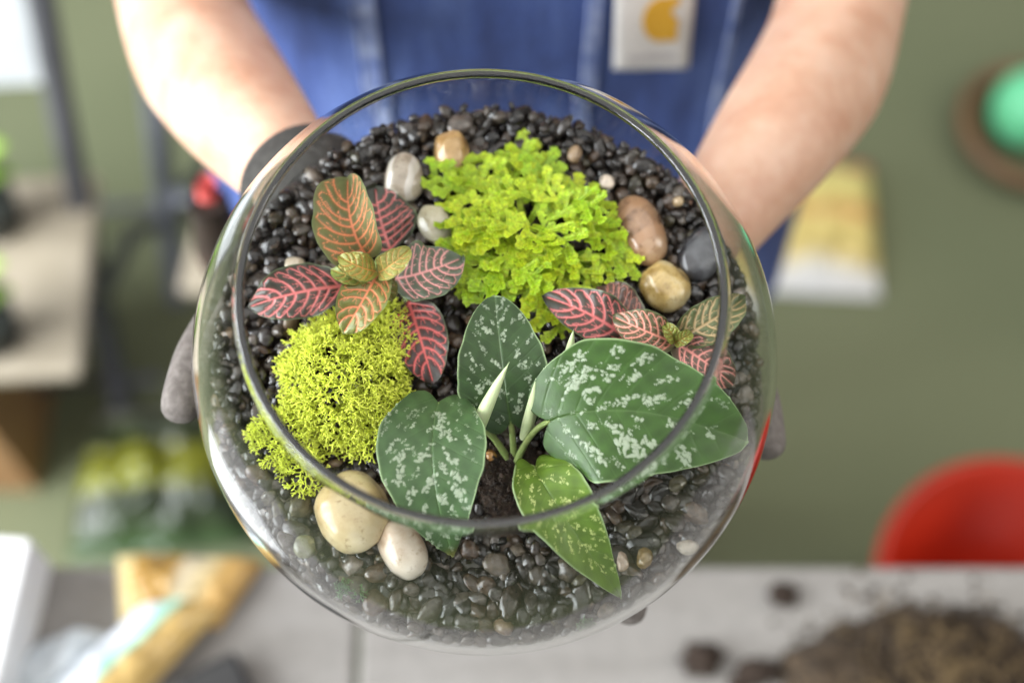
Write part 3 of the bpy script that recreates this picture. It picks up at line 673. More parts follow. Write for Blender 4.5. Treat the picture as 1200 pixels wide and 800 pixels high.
def moss_dome(cx, cy_, rx, ry, hh, n, seed0, size):
    r = random.Random(seed0)
    for k in range(n):
        z = (k + 0.5) / n; el = math.acos(1 - z * 0.97); a = k * 2.39996 + r.uniform(-.25, .25)
        dx, dy, dz = math.sin(el) * math.cos(a), math.sin(el) * math.sin(a), math.cos(el)
        base = BG(cx, cy_); mpp = MPP
        s = base - b5 + np.array([dx * rx * mpp * 0.62, dy * ry * mpp * 0.62, max(0.0, dz) * hh * 0.60 + 0.002])
        d = np.array([dx, dy, dz * 0.9 + 0.15]) + np.array([r.gauss(0, .15), r.gauss(0, .15), r.gauss(0, .1)]); d /= np.linalg.norm(d)
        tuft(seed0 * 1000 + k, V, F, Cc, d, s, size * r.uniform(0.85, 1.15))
moss_dome(408, 448, 78, 88, 0.030, 135, 1, 0.0125)
moss_dome(448, 405, 42, 40, 0.020, 40, 2, 0.011)
moss_dome(340, 518, 36, 28, 0.014, 32, 3, 0.0105)
moss_dome(362, 545, 26, 28, 0.010, 13, 4, 0.0100)
moss_dome(446, 498, 40, 40, 0.016, 34, 5, 0.0110)
Vm = np.array(V) + b5; rr = np.linalg.norm(Vm, axis=1); Vm *= np.where(rr > RI - .0006, (RI - .0006) / rr, 1)[:, None]; Vm -= b5
ms = mk('reindeer_moss', Vm, F, moss_m, None, MB @ T(b5), smooth=True, col=np.array(Cc))
tag(ms, 'lime yellow cushion of reindeer moss at the left of the bowl', 'moss')
# a dark core keeps the cushion from being see-through at its heart
# small moss scraps lying on the gravel behind the front glass
for px, py, lab in ((408, 692, 'scrap of dark green moss in the gravel below the cream stone'), (692, 735, 'scrap of green moss against the glass at the bowl bottom')):
    V, F, Cc = [], [], []; bq = BG(px, py, 0.002)
    for k in range(7):
        a = k * 0.9; tuft(700 + k + px, V, F, Cc, np.array([math.cos(a), 0.35 * math.sin(a), 0.5]) / 1.15, np.array([(k - 3) * 0.0014, 0.0008 * (k % 2), 0]), 0.0065)
    q = np.array(V) + bq; rr = np.linalg.norm(q, axis=1); q *= np.where(rr > RI - .0006, (RI - .0006) / rr, 1)[:, None]
    o = mk('moss_scrap', q - bq, F, moss_m, None, MB @ T(bq), col=np.array(Cc) * np.array([0.10, 0.22, 0.5])); tag(o, lab, 'moss')

# ------------------------------------------------------------------ person holding the bowl
skin_m = mat('skin', (0.66, 0.42, 0.31), 0.48, Subsurface_Weight=0.25, Subsurface_Scale=0.02)
bsdf(skin_m).inputs['Subsurface Radius'].default_value = (1.0, 0.35, 0.2)
sk = noise_tex(skin_m, 34, 6, 0.62); L(skin_m, ramp(skin_m, sk, [(0.3, (0.47, 0.255, 0.165)), (0.5, (0.55, 0.34, 0.235)), (0.7, (0.62, 0.425, 0.315))]), bsdf(skin_m).inputs['Base Color']); bump(skin_m, noise_tex(skin_m, 700, 3), 0.12, 0.0006)
denim_m = mat('blue_denim', (0.06, 0.11, 0.36), 0.85, Sheen_Weight=0.05)
dn = noise_tex(denim_m, 26, 5, stretch=(1, 1, 0.18)); dw = noise_tex(denim_m, 700, 2, stretch=(1, 1, 0.25))
mxd = N(denim_m, 'ShaderNodeMix', data_type='RGBA', blend_type='MULTIPLY'); mxd.inputs['Factor'].default_value = 1
L(denim_m, ramp(denim_m, dn, [(0.30, (0.013, 0.024, 0.10)), (0.5, (0.036, 0.068, 0.225)), (0.72, (0.095, 0.15, 0.37))]), mxd.inputs['A'])
L(denim_m, ramp(denim_m, dw, [(0.3, (0.7,) * 3), (0.65, (1.2,) * 3)]), mxd.inputs['B']); L(denim_m, mxd.outputs['Result'], bsdf(denim_m).inputs['Base Color']); bump(denim_m, dn, 0.4, 0.004)
seam_m = noisy('faded_seam', (0.09, 0.14, 0.36), (0.34, 0.40, 0.58), 120, 0.85, 0.3, 0.002, stretch=(1, 1, 0.5))
shirt_m = noisy('navy_shirt', (0.012, 0.014, 0.035), (0.02, 0.024, 0.055), 50, 0.9)
glove_m = noisy('grey_glove', (0.10, 0.085, 0.075), (0.17, 0.15, 0.135), 260, 0.85, 0.5, 0.001)
cuff_m = noisy('dark_cuff', (0.022, 0.020, 0.017), (0.04, 0.037, 0.032), 220, 0.9, 0.5, 0.001)

A_, B_, YC = 0.195, 0.115, 0.70
per = empty('person', T((0, YC, 0)), 'person in blue denim bib overalls and grey gloves holding the bowl', 'person')
PO = np.array([0, YC, 0])
def skin_mesh(name, nodes, edges, m, parent, sub=2, off=PO, root=0):
    me = bpy.data.meshes.new(name); me.from_pydata([tuple(np.asarray(n[0]) - off) for n in nodes], edges, []); me.materials.append(m)
    o = link(name, me, parent); s = o.modifiers.new('skin', 'SKIN'); s.use_smooth_shade = True; s.branch_smoothing = 0.4
    me.skin_vertices[0].data[0].use_root = False
    for i, n in enumerate(nodes):
        r = n[1]; me.skin_vertices[0].data[i].radius = (r, r) if np.isscalar(r) else r
    me.skin_vertices[0].data[root].use_root = True
    d = o.modifiers.new('sub', 'SUBSURF'); d.levels = sub; d.render_levels = sub
    return o
EL, ER = CP(208, 0, 0.86), CP(988, 8, 0.86); WL, WR = CP(340, 200, 0.715), CP(840, 258, 0.735)
FL1, FR1 = CP(236, 70, 0.815), CP(962, 90, 0.815); FL2, FR2 = CP(288, 140, 0.755), CP(904, 170, 0.755)
SL, SR = np.array([-0.205, 0.74, 1.50]), np.array([0.205, 0.74, 1.50])
GL1, GR1 = WL + (WL - FL2) * 0.42, WR + (WR - FR2) * 0.45
nodes = [((0, YC, 0.98), (0.15, 0.09)), ((0, YC, 1.15), (0.145, 0.085)), ((0, YC + 0.01, 1.32), (0.15, 0.09)), ((0, YC + 0.02, 1.46), (0.11, 0.075)), ((0, YC + 0.02, 1.56), 0.055), ((0, YC - 0.005, 1.66), 0.075), ((0, YC - 0.01, 1.75), 0.085), ((0, YC, 1.82), 0.06),
         (SL, 0.06), (EL, 0.039), (FL1, 0.043), (FL2, 0.036), (WL, 0.0265), (GL1, 0.025),
         (SR, 0.06), (ER, 0.039), (FR1, 0.043), (FR2, 0.036), (WR, 0.0265), (GR1, 0.025),
         ((-0.1, YC, 0.88), 0.085), ((-0.11, YC, 0.48), 0.055), ((-0.11, YC + 0.02, 0.1), 0.04), ((-0.12, YC - 0.1, 0.045), 0.035),
         ((0.1, YC, 0.88), 0.085), ((0.11, YC, 0.48), 0.055), ((0.11, YC + 0.02, 0.1), 0.04), ((0.12, YC - 0.1, 0.045), 0.035)]
edges = [(0, 1), (1, 2), (2, 3), (3, 4), (4, 5), (5, 6), (6, 7), (3, 8), (8, 9), (9, 10), (10, 11), (11, 12), (12, 13), (3, 14), (14, 15), (15, 16), (16, 17), (17, 18), (18, 19), (0, 20), (20, 21), (21, 22), (22, 23), (0, 24), (24, 25), (25, 26), (26, 27)]
skin_mesh('body', nodes, edges, skin_m, per, 3)

# overalls: torso shell with bib plus two trouser legs, one garment
def tprof(z):                                                # half width, half depth at height z
    k = float(smooth(1.2, 1.02, z)); k2 = float(smooth(1.3, 1.5, z)); return A_ + 0.05 * k - 0.03 * k2, B_ + 0.015 * k - 0.01 * k2
PW = 2.6
def front_y(x, z):
    a, b = tprof(z); q = max(0.0, 1 - abs(x / a) ** PW); return YC - b * q ** (1 / PW)
def fold_(x, z): return 0.009 * fbm((x * 9, z * 4, 0.7), 3) + 0.003 * math.sin(x * 60 + 5 * mnoise.noise(Vector((x * 6, z * 6, 2)))) * float(smooth(1.30, 1.12, z))
nz_, na_ = 60, 140; ov = []
for i in range(nz_):
    z = 0.86 + (1.44 - 0.86) * i / (nz_ - 1); a, b = tprof(z)
    for j in range(na_):
        q = j / na_ * 2 * math.pi; cx, sx = math.cos(q), math.sin(q)
        x = a * math.copysign(abs(cx) ** (2 / PW), cx); y = b * math.copysign(abs(sx) ** (2 / PW), sx); g = 1 + fold_(x, z) * 6
        ov.append((x * (1 + fold_(x + y, z)), y * g, z))
ovp = [(np.array(ov), grid_faces(nz_, na_, wrap_v=True))]
for sx in (-1, 1):
    lv = []
    for i in range(30):
        z = 0.87 - 0.80 * i / 29; rr = 0.105 - 0.025 * i / 29
        for j in range(40):
            q = j / 40 * 2 * math.pi; x, y = rr * math.cos(q), rr * 1.05 * math.sin(q); k = 1 + 0.12 * fbm((x * 12 + sx, z * 6, y * 12), 2)
            lv.append((sx * 0.105 + x * k, y * k, z))
    ovp.append((np.array(lv), grid_faces(30, 40, wrap_v=True)[:, ::-1]))
v, f = join(ovp); over = mk('overalls', v, f, denim_m, per)
so = over.modifiers.new('cloth', 'SOLIDIFY'); so.thickness = 0.0015; so.offset = -1
def patch(name, x0, x1, z0, z1, off, m, parent, nx=10, nz2=16, bulge=0.0, shear=0.0, tilt=0.0):
    vv = []
    for i in range(nz2):
        for j in range(nx):
            u = j / (nx - 1); z = z0 + (z1 - z0) * i / (nz2 - 1); x = x0 + (x1 - x0) * u + shear * (z - z0); z += tilt * (u - 0.5)
            a, b = tprof(z); y = (front_y(x, z) - YC) * (1 + fold_(x, z) * 6)
            vv.append((x, y - off - bulge * math.sin(math.pi * u), z))
    o = mk(name, vv, grid_faces(nz2, nx)[:, ::-1], m, parent); s = o.modifiers.new('thick', 'SOLIDIFY'); s.thickness = 0.001; s.offset = 1
    return o
def front_hit(px, py):
    lo_, hi_ = 0.5, 1.4
    for _ in range(50):
        d = (lo_ + hi_) / 2; p = CP(px, py, d)
        if p[1] > front_y(p[0], p[2]): hi_ = d
        else: lo_ = d
    return p
for (pa, pb), wd in ((((412, 0), (440, 0)), 0), (((688, 0), (706, 0)), 0), (((858, 0), (867, 0)), 0)):
    xa, xb = front_hit(*pa)[0], front_hit(*pb)[0]; patch('seam', xa, xb, 0.98, 1.40, 0.0025, seam_m, over, 9, 60, 0.0012)
    for xs in (xa + 0.0012, xb - 0.0012): patch('stitching', xs - 0.0006, xs + 0.0006, 0.98, 1.40, 0.0047, label_thread_m if 'label_thread_m' in globals() else seam_m, over, 2, 60)
pl, prr = front_hit(718, 74), front_hit(806, 74); ptop = front_hit(718, -22)
cream_m = noisy('label_cloth', (0.62, 0.60, 0.58), (0.72, 0.70, 0.67), 400, 0.9, 0.4, 0.0008)
gold_m = noisy('logo_thread', (0.62, 0.33, 0.02), (0.70, 0.40, 0.04), 500, 0.8)
text_m = noisy('lettering_thread', (0.30, 0.26, 0.32), (0.36, 0.32, 0.38), 500, 0.8)
x0, x1, z0 = pl[0], prr[0], (pl[2] + prr[2]) / 2; z1 = ptop[2]
sh_ = ((front_hit(724, 0)[0] - pl[0]) + (front_hit(809, 0)[0] - prr[0])) / 2 / (front_hit(765, 0)[2] - z0)
patch('label_patch', x0, x1, z0, z1, 0.004, cream_m, over, shear=sh_, tilt=prr[2] - pl[2])
lw = x1 - x0; lh = z1 - z0
def onpatch(u, w_, off):                                      # u across, w up from the patch bottom, both as shares of the patch width / height
    z = z0 + w_ * lh; x = x0 + u * lw + sh_ * (z - z0); z += (prr[2] - pl[2]) * (u - 0.5); return (x, (front_y(x, z) - YC) * (1 + fold_(x, z) * 6) - off, z)
def pxuv(zx, zy): return ((580 + zx / 3.333 - 718) / 88, (74 - zy / 3.333) / 88)
out = [(697, 72), (697, 145)] + [(637 + 72 * math.cos(q), 75 + 72 * math.sin(q)) for q in np.linspace(1.35, 4.9, 26)] + [(672, 0), (698, 3), (699, 22), (684, 28), (672, 40), (672, 56), (684, 66)]
bm = bmesh.new(); vv = [bm.verts.new(onpatch(*pxuv(a, b), 0.0056)) for a, b in out]; fc = bm.faces.new(vv); bmesh.ops.triangulate(bm, faces=[fc])
me = bpy.data.meshes.new('logo'); bm.to_mesh(me); bm.free(); me.materials.append(gold_m); lg = link('logo', me, over); s = lg.modifiers.new('thick', 'SOLIDIFY'); s.thickness = 0.0006; s.offset = 0
tc = bpy.data.curves.new('lettering', 'FONT'); tc.body = 'carhartt'; tc.size = 1.0; tc.align_x = 'CENTER'
to = bpy.data.objects.new('lettering_source', tc); COL.objects.link(to); dg = bpy.context.evaluated_depsgraph_get(); tm = bpy.data.meshes.new_from_object(to.evaluated_get(dg)); bpy.data.objects.remove(to)
tw = max(q.co.x for q in tm.vertices) - min(q.co.x for q in tm.vertices)
for q in tm.vertices: q.co = onpatch(0.5 + q.co.x / tw * 0.62, 0.12 + q.co.y / tw * 0.62 * lw / lh, 0.0056)
tm.materials.clear(); tm.materials.append(text_m); link('lettering', tm, over)

# gloves: palm, four fingers and a thumb, curled round the bowl
O_C = _o
def SPH(dx, dy, dz, off): q = np.array([dx, dy, dz], float); q /= np.linalg.norm(q); return c2w(O_C + q * (RO + off))
def glove(W, F2, palm, fingers, thumb, lab, cuff0):
    ax = (W - F2) / np.linalg.norm(W - F2)
    nodes = [(W + ax * (cuff0 + 0.02), (0.031, 0.030)), (palm[0], (0.033, 0.020)), (palm[1], (0.036, 0.017))]; edges = [(0, 1), (1, 2)]
    for fg in fingers:
        prev = 2
        for k, p in enumerate(fg):
            nodes.append((p, (0.0115, 0.0105, 0.0100, 0.0088)[min(k, 3)])); edges.append((prev, len(nodes) - 1)); prev = len(nodes) - 1
    prev = 1
    for k, p in enumerate(thumb):
        nodes.append((p, (0.0145, 0.0120, 0.0112, 0.0095)[min(k, 3)])); edges.append((prev, len(nodes) - 1)); prev = len(nodes) - 1
    g = skin_mesh('glove', nodes, edges, glove_m, per, 2, root=1); g['label'] = lab
    # knit cuff round the wrist
    pts = [W + ax * (cuff0 + q) for q in (-0.012, -0.008, 0.008, 0.026, 0.045)]
    v, f = tube(np.array(pts), [0.0300, 0.0315, 0.0315, 0.0315, 0.029], 40, caps=False); v = v - PO
    cf_ = mk('cuff', v, f, cuff_m, g); s = cf_.modifiers.new('thick', 'SOLIDIFY'); s.thickness = 0.003; s.offset = 0
fl_ = [[SPH(-.62 + .10 * k, -.05 - .17 * k + .04, .80, .013), SPH(-.42 + .12 * k, -.22 - .17 * k, .95, .012), SPH(-.22 + .12 * k, -.34 - .15 * k, 1.0, .012), SPH(-.06 + .10 * k, -.40 - .15 * k, 1.0, .011)] for k in range(4)]
glove(WL, FL2, [SPH(-.72, .62, .62, .028), SPH(-.74, .30, .72, .022)], fl_, [SPH(-.76, .42, .50, .018), CP(276, 345, 0.695), CP(229, 420, 0.645), CP(205, 496, 0.628)], 'grey glove with a pale thumb along the left side of the bowl', 0.024)
fr_ = [[SPH(.56 - .03 * k, -.05 - .10 * k, .80, .013), SPH(.56 - .08 * k, -.35 - .06 * k, .78 + .04 * k, .012), SPH(.50 - .14 * k, -.68 + .02 * k, .55 + .14 * k, .011), SPH(.48 - .18 * k, -.86 + .03 * k, .17 + .22 * k, .0105)] for k in range(4)]
glove(WR, FR2, [SPH(.62, .46, .72, .030), SPH(.62, .20, .80, .024)], fr_, [SPH(.76, .30, .60, .018), CP(846, 390, 0.710), CP(890, 470, 0.662), CP(902, 540, 0.650)], 'grey glove whose thumb shows at the right of the bowl', 0.030)
# red-handled tool in the hip pocket
tl = empty('hand_tool', T(CP(240, 222, 1.0)), 'blurred red and dark hand tool hanging at the hip beside the left forearm', 'tool')
red_m = noisy('red_plastic', (0.48, 0.05, 0.045), (0.55, 0.07, 0.06), 30, 0.4); dk_m = noisy('dark_brown_leather', (0.03, 0.018, 0.012), (0.06, 0.035, 0.022), 60, 0.7)
tube_obj('handle', [(0.003, 0, 0.010), (0.002, 0, 0.002), (0.001, -0.002, -0.006)], [0.0065, 0.008, 0.0075], red_m, tl, 14)
tube_obj('sheath', [(0.001, -0.003, -0.010), (0.002, -0.012, -0.06), (0.012, -0.02, -0.11)], [0.014, 0.020, 0.016], dk_m, tl, 14)

# ------------------------------------------------------------------ things on the work table
white_m = noisy('white_foam', (0.78, 0.78, 0.78), (0.84, 0.84, 0.83), 60, 0.7, 0.1)
p = ZP(6, 617, TZ + 0.06); q = ZP(33, 700, TZ + 0.06)
v, f = box((0, 0, 0.03), (0.20, 0.26, 0.06)); o = mk('white_box', v, f, white_m, None, Matrix.Translation((ZP(32, 618, TZ + .06)[0] - 0.103, ZP(32, 618, TZ + .06)[1] - 0.132, TZ + 0.001)) @ Matrix.Rotation(-0.06, 4, 'Z'), smooth=False)
bevel(o, 0.004, 3); tag(o, 'white box on the table at the far left', 'box')
def stripe_mat(name, stops, rough=0.45, axis=0):
    m = mat(name, (1, 1, 1), rough, Coat_Weight=0.2); uvn = N(m, 'ShaderNodeUVMap'); sx = N(m, 'ShaderNodeSeparateXYZ'); L(m, uvn.outputs[0], sx.inputs[0])
    n = noise_tex(m, 9, 4); ad = N(m, 'ShaderNodeMath', operation='MULTIPLY_ADD'); L(m, n, ad.inputs[0]); ad.inputs[1].default_value = 0.10; L(m, sx.outputs[axis], ad.inputs[2])
    sb = N(m, 'ShaderNodeMath', operation='SUBTRACT'); L(m, ad.outputs[0], sb.inputs[0]); sb.inputs[1].default_value = 0.05
    r = ramp(m, sb.outputs[0], stops); r.node.color_ramp.interpolation = 'LINEAR'
    L(m, r, bsdf(m).inputs['Base Color']); bump(m, noise_tex(m, 28, 4), 0.5, 0.01); return m
def pouch(name, corners, thick, m, label, cat, crumple=0.006, nu=40, nv=30, part=None):
    """a soft bag: top and bottom skins between four floor corners (order: 00, 10, 11, 01), pinched at the rim."""
    c = [np.asarray(q, float) for q in corners]; cen = sum(c) / 4; top, bot, uv = [], [], []
    for i in range(nu):
        for j in range(nv):
            u, w_ = i / (nu - 1), j / (nv - 1)
            p_ = c[0] * (1 - u) * (1 - w_) + c[1] * u * (1 - w_) + c[2] * u * w_ + c[3] * (1 - u) * w_ - cen
            e = (max(0, math.sin(math.pi * u)) * max(0, math.sin(math.pi * w_))) ** 0.4; n_ = fbm((p_[0] * 22, p_[1] * 22, hash(name) % 5 * 0 + len(label)), 4) * crumple
            top.append(p_ + (0, 0, thick * 0.12 + thick * e * 0.88 + n_ * e)); bot.append(p_ + (0, 0, thick * 0.10 * (1 - e))); uv.append((u, w_))
    n = nu * nv; fa_ = grid_faces(nu, nv); idx = [i * nv for i in range(nu)]
    rim = [i * nv for i in range(nu)] + [(nu - 1) * nv + j for j in range(1, nv)] + [i * nv + nv - 1 for i in range(nu - 2, -1, -1)] + [j for j in range(nv - 2, 0, -1)]
    side_ = np.array([(a, b, b + n, a + n) for a, b in zip(rim, rim[1:] + rim[:1])])
    o = mk(name, np.array(top + bot), np.concatenate([fa_, fa_[:, ::-1] + n, side_]), m, None, T(cen), uv=np.array(uv + uv))
    return tag(o, label, cat)
tz = TZ + 0.002
kraft = stripe_mat('kraft_yellow_bag', [(0.0, (0.60, 0.48, 0.25)), (0.14, (0.58, 0.45, 0.20)), (0.19, (0.36, 0.20, 0.035)), (0.46, (0.38, 0.22, 0.045)), (0.55, (0.62, 0.53, 0.36)), (0.70, (0.62, 0.50, 0.26)), (0.8, (0.48, 0.29, 0.08)), (1.0, (0.44, 0.26, 0.07))])
pouch('seed_bag', [ZP(142, 735, tz), ZP(258, 738, tz), ZP(312, 658, tz), ZP(138, 652, tz)], 0.035, kraft, 'crumpled golden yellow paper bag on the table at the left', 'bag', 0.014)
stp = stripe_mat('striped_film', [(0.0, (0.52, 0.56, 0.60)), (0.22, (0.60, 0.62, 0.65)), (0.32, (0.50, 0.54, 0.60)), (0.40, (0.36, 0.66, 0.52)), (0.50, (0.34, 0.62, 0.50)), (0.54, (0.10, 0.20, 0.13)), (0.60, (0.55, 0.37, 0.12)), (1.0, (0.56, 0.38, 0.13))], 0.3, 1)
pouch('plastic_bag', [ZP(25, 850, tz + .012), ZP(190, 690, tz + .012), ZP(262, 715, tz + .012), ZP(110, 880, tz + .012)][0:4][::1], 0.03, stp, 'glossy white mint and yellow striped plastic bag on the table', 'bag', 0.010)
clr = noisy('milky_film', (0.48, 0.53, 0.55), (0.60, 0.63, 0.65), 18, 0.2, 0.6, 0.01)
pouch('plastic_film', [ZP(-40, 800, tz), ZP(95, 735, tz), ZP(140, 745, tz), ZP(60, 860, tz)], 0.02, clr, 'crumpled milky white plastic film in the bottom left corner', 'film', 0.014)
blk = noisy('black_plastic', (0.012, 0.012, 0.012), (0.02, 0.02, 0.02), 40, 0.4)
pq = ZP(272, 778, TZ + 0.02); v, f = box((0, 0, 0.01), (0.05, 0.09, 0.02)); o = bevel(mk('phone', v, f, blk, None, Matrix.Translation((pq[0], pq[1] - 0.04, TZ + 0.001)) @ Matrix.Rotation(0.5, 4, 'Z'), smooth=False), 0.004, 3); tag(o, 'small black flat object at the bottom edge of the table', 'device')
# soil heap and loose clods
heap_m = noisy('loose_soil', (0.016, 0.010, 0.005), (0.070, 0.045, 0.023), 130, 0.95, 0.9, 0.006, detail=6)
hc = ZP(1092, 812, TZ); hv = []
for i in range(70):
    for j in range(70):
        x, y = (i / 69 - .5) * 0.40, (j / 69 - .5) * 0.34
        d = math.hypot(x / 0.105, y / 0.070) + 0.30 * fbm((x * 16, y * 16, 5), 3)
        hv.append((x, y, 0.045 * max(0.0, 1 - d * d) ** 0.8 + (0.012 * fbm((x * 70, y * 70, 2), 4) * max(0, 1 - d) ** 0.5 if d < 1 else 0) - 0.002))
hv = np.array(hv); hf = grid_faces(70, 70); hf = hf[(hv[hf][:, :, 2] > 0.0004).any(1)]
heap = mk('soil_heap', hv, hf, heap_m, None, T((hc[0], hc[1], TZ)), smooth=True); tag(heap, 'heap of crumbly brown soil on the table at the lower right', kind='stuff')
V2 = []
for k in range(1100):
    a = random.uniform(0, 6.28); rr = abs(random.gauss(0.6, 0.32)); x, y = rr * 0.105 * math.cos(a), rr * 0.070 * math.sin(a)
    z = 0.045 * max(0.0, 1 - rr * rr) ** 0.8; s = random.uniform(0.0007, 0.0032)
    V2.append(((cv * (1 + 0.25 * rng.standard_normal((len(cv), 1))) * s) @ rot_rand(1).T + (x, y, z + s * 0.4), cf))
v, f = join(V2); o = mk('soil_crumbs', v, f, heap_m, None, T((hc[0], hc[1], TZ)), smooth=False); tag(o, 'loose brown crumbs scattered round the soil heap on the table', kind='stuff')
fb_ = []
for k in range(240):                                          # pale coconut fibres in the soil
    a = random.uniform(0, 6.28); rr = abs(random.gauss(0.5, 0.35)); q = np.array([rr * 0.105 * math.cos(a), rr * 0.07 * math.sin(a), 0.045 * max(0.0, 1 - rr * rr) ** 0.8 + 0.004])
    d = rng.standard_normal(3) * np.array([1, 1, 0.4]); d = d / np.linalg.norm(d) * random.uniform(0.004, 0.011); v, f = tube(np.array([q - d, q + (0, 0, .001), q + d + rng.standard_normal(3) * .002]), 0.00045, 4, caps=False); fb_.append((v, f))
v, f = join(fb_); o = mk('soil_fibres', v, f, noisy('tan_fibre', (0.12, 0.08, 0.035), (0.22, 0.15, 0.07), 60, 0.9, 0), None, T((hc[0], hc[1], TZ))); tag(o, 'tan fibres sticking out of the soil heap on the table', kind='stuff')
c3v, c3f = ico(4)
for px, py, s, lab in ((822, 772, 0.0135, 'dark soil clod on the table below the bowl'), (918, 697, 0.0105, 'dark soil clod on the table near its far edge'), (888, 785, 0.0125, 'dark soil clod on the table beside the soil heap'), (868, 800, 0.008, 'smallest soil clod at the bottom edge of the table')):
    p = ZP(px, py, TZ + s * 0.5); d = np.array([1 + 0.5 * fbm(Vector(q) * 1.6 + Vector((px, 0, 0)), 3) for q in c3v]); q = c3v * d[:, None] * s * np.array([1.1, 0.85, 0.65])
    o = mk('soil_clod', q, c3f, soil_m, None, T(p)); tag(o, lab, 'soil clod', 'soil clods on the table')

# ------------------------------------------------------------------ things on the floor
steel_m = noisy('grey_tube_paint', (0.16, 0.17, 0.205), (0.21, 0.22, 0.26), 30, 0.35, 0.05); steel_m2 = noisy('dark_tube_paint', (0.07, 0.07, 0.078), (0.10, 0.10, 0.11), 30, 0.4, 0.05)
panel_m = noisy('white_panel', (0.62, 0.64, 0.66), (0.68, 0.70, 0.71), 20, 0.35, 0.05); seat_m = noisy('beige_seat', (0.34, 0.29, 0.21), (0.39, 0.335, 0.25), 30, 0.5, 0.05)
def chair(org, rz, lean, tm, lab, sw=0.415, sd_=0.34):
    """folding chair: origin under the middle of the back, +Y away from the sitter's front."""
    t = empty('folding_chair', Matrix.Translation(org) @ Matrix.Rotation(rz, 4, 'Z'), lab, 'chair', 'folding chairs behind the person')
    for sx in (-0.225, 0.225):
        tube_obj('frame', [(sx + lean, -0.10, 0.01), (sx + lean * 0.63, -0.055, 0.32), (sx + lean * 0.25, -0.01, 0.64), (sx, 0.022, 0.84), (sx * 0.97, 0.03, 0.87)], 0.0165, tm, t, 12)
        tube_obj('leg', [(sx * 0.9, 0.26, 0.01), (sx * 0.9, 0.02, 0.30), (sx * 0.9, -0.18, 0.44)], 0.012, tm, t, 12)
    tube_obj('top_rail', [(-0.21, 0.035, 0.872), (0, 0.04, 0.885), (0.21, 0.035, 0.872)], 0.0145, tm, t, 12)
    v, f = box((0, 0, 0), (0.43, 0.014, 0.20)); o = mk('backrest', v, f, panel_m, t, T((0, 0.018, 0.755)) @ Matrix.Rotation(-0.12, 4, 'X'), smooth=False); bevel(o, 0.005, 3)
    v, f = box((0, 0.01 - sd_ / 2, 0.455), (sw, sd_, 0.022)); bevel(mk('seat', v, f, seat_m, t, smooth=False), 0.008, 3)
    for yy in (0.21, -0.10): tube_obj('crossbar', [(-0.205, yy, 0.09), (0.205, yy, 0.09)], 0.008, tm, t, 10)
p = ZP(25, 0, 0.85); chair((p[0] - 0.225, p[1] + 0.03, 0), 0.06, -0.10, steel_m2, 'folding chair at the far left edge with dark frame and beige seat', 0.40, 0.29)
p = ZP(168, 160, 0.55); chair((p[0] + 0.245, p[1] + 0.14, 0), -0.12, -0.09, steel_m, 'folding chair mostly hidden behind the left forearm, grey tube frame', 0.33)
# cardboard box with seedlings at the far left
card_m = noisy('cardboard', (0.36, 0.19, 0.08), (0.42, 0.24, 0.11), 25, 0.85, 0.1); leafg_m = noisy('seedling_leaf', (0.12, 0.26, 0.02), (0.22, 0.36, 0.03), 60, 0.5)
p = ZP(60, 545, 0.0); q = ZP(62, 530, 0.12)
bxo = empty('cardboard_box', T((q[0] - 0.215, q[1] + 0.14, 0)), 'brown cardboard box on the floor at the far left', 'box')
for nm_, c_, s_ in (('side_panel', (0.157, 0, .16), (.006, .30, .32)), ('side_panel', (-0.157, 0, .16), (.006, .30, .32)), ('end_panel', (0, .147, .16), (.308, .006, .32)), ('end_panel', (0, -.147, .16), (.308, .006, .32)), ('bottom_panel', (0, 0, .004), (.308, .288, .006))):
    v, f = box(c_, s_); mk(nm_, v, f, card_m, bxo, smooth=False)
for k, (px, py, lab) in enumerate(((-2, 262, 'leafy seedling on the chair seat near the backrest'), (-4, 395, 'leafy seedling on the front of the beige chair seat'))):
    sp0 = ZP(px, py, 0.469); sd = empty('seedling', T((sp0[0], sp0[1], 0.468)), lab, 'plant', 'seedlings on the chair')
    v, f = lathe([(0.001, 0), (0.03, 0), (0.038, 0.07), (0.034, 0.07), (0.032, 0.06), (0.001, 0.06)], 24); mk('pot', v, f, noisy('dark_pot', (0.03, 0.035, 0.03), (0.05, 0.055, 0.045), 30, 0.6), sd)
    for i in range(11):
        a = i * 2.4; m_ = lambda n, a=a, i=i: thru((0, 0, 0.05), (0.02 * math.cos(a), 0.02 * math.sin(a), 0.10 + .003 * i), (0.055 * math.cos(a), 0.055 * math.sin(a), 0.11 + .004 * i), n)
        V_, *_r = leaf_surface(m_, 0.035, (0.01, 0, 1), 12, 7, 0.2, shape=(0.6, 0.7)); mk('leaf', V_.reshape(-1, 3), grid_faces(12, 7), leafg_m, sd)
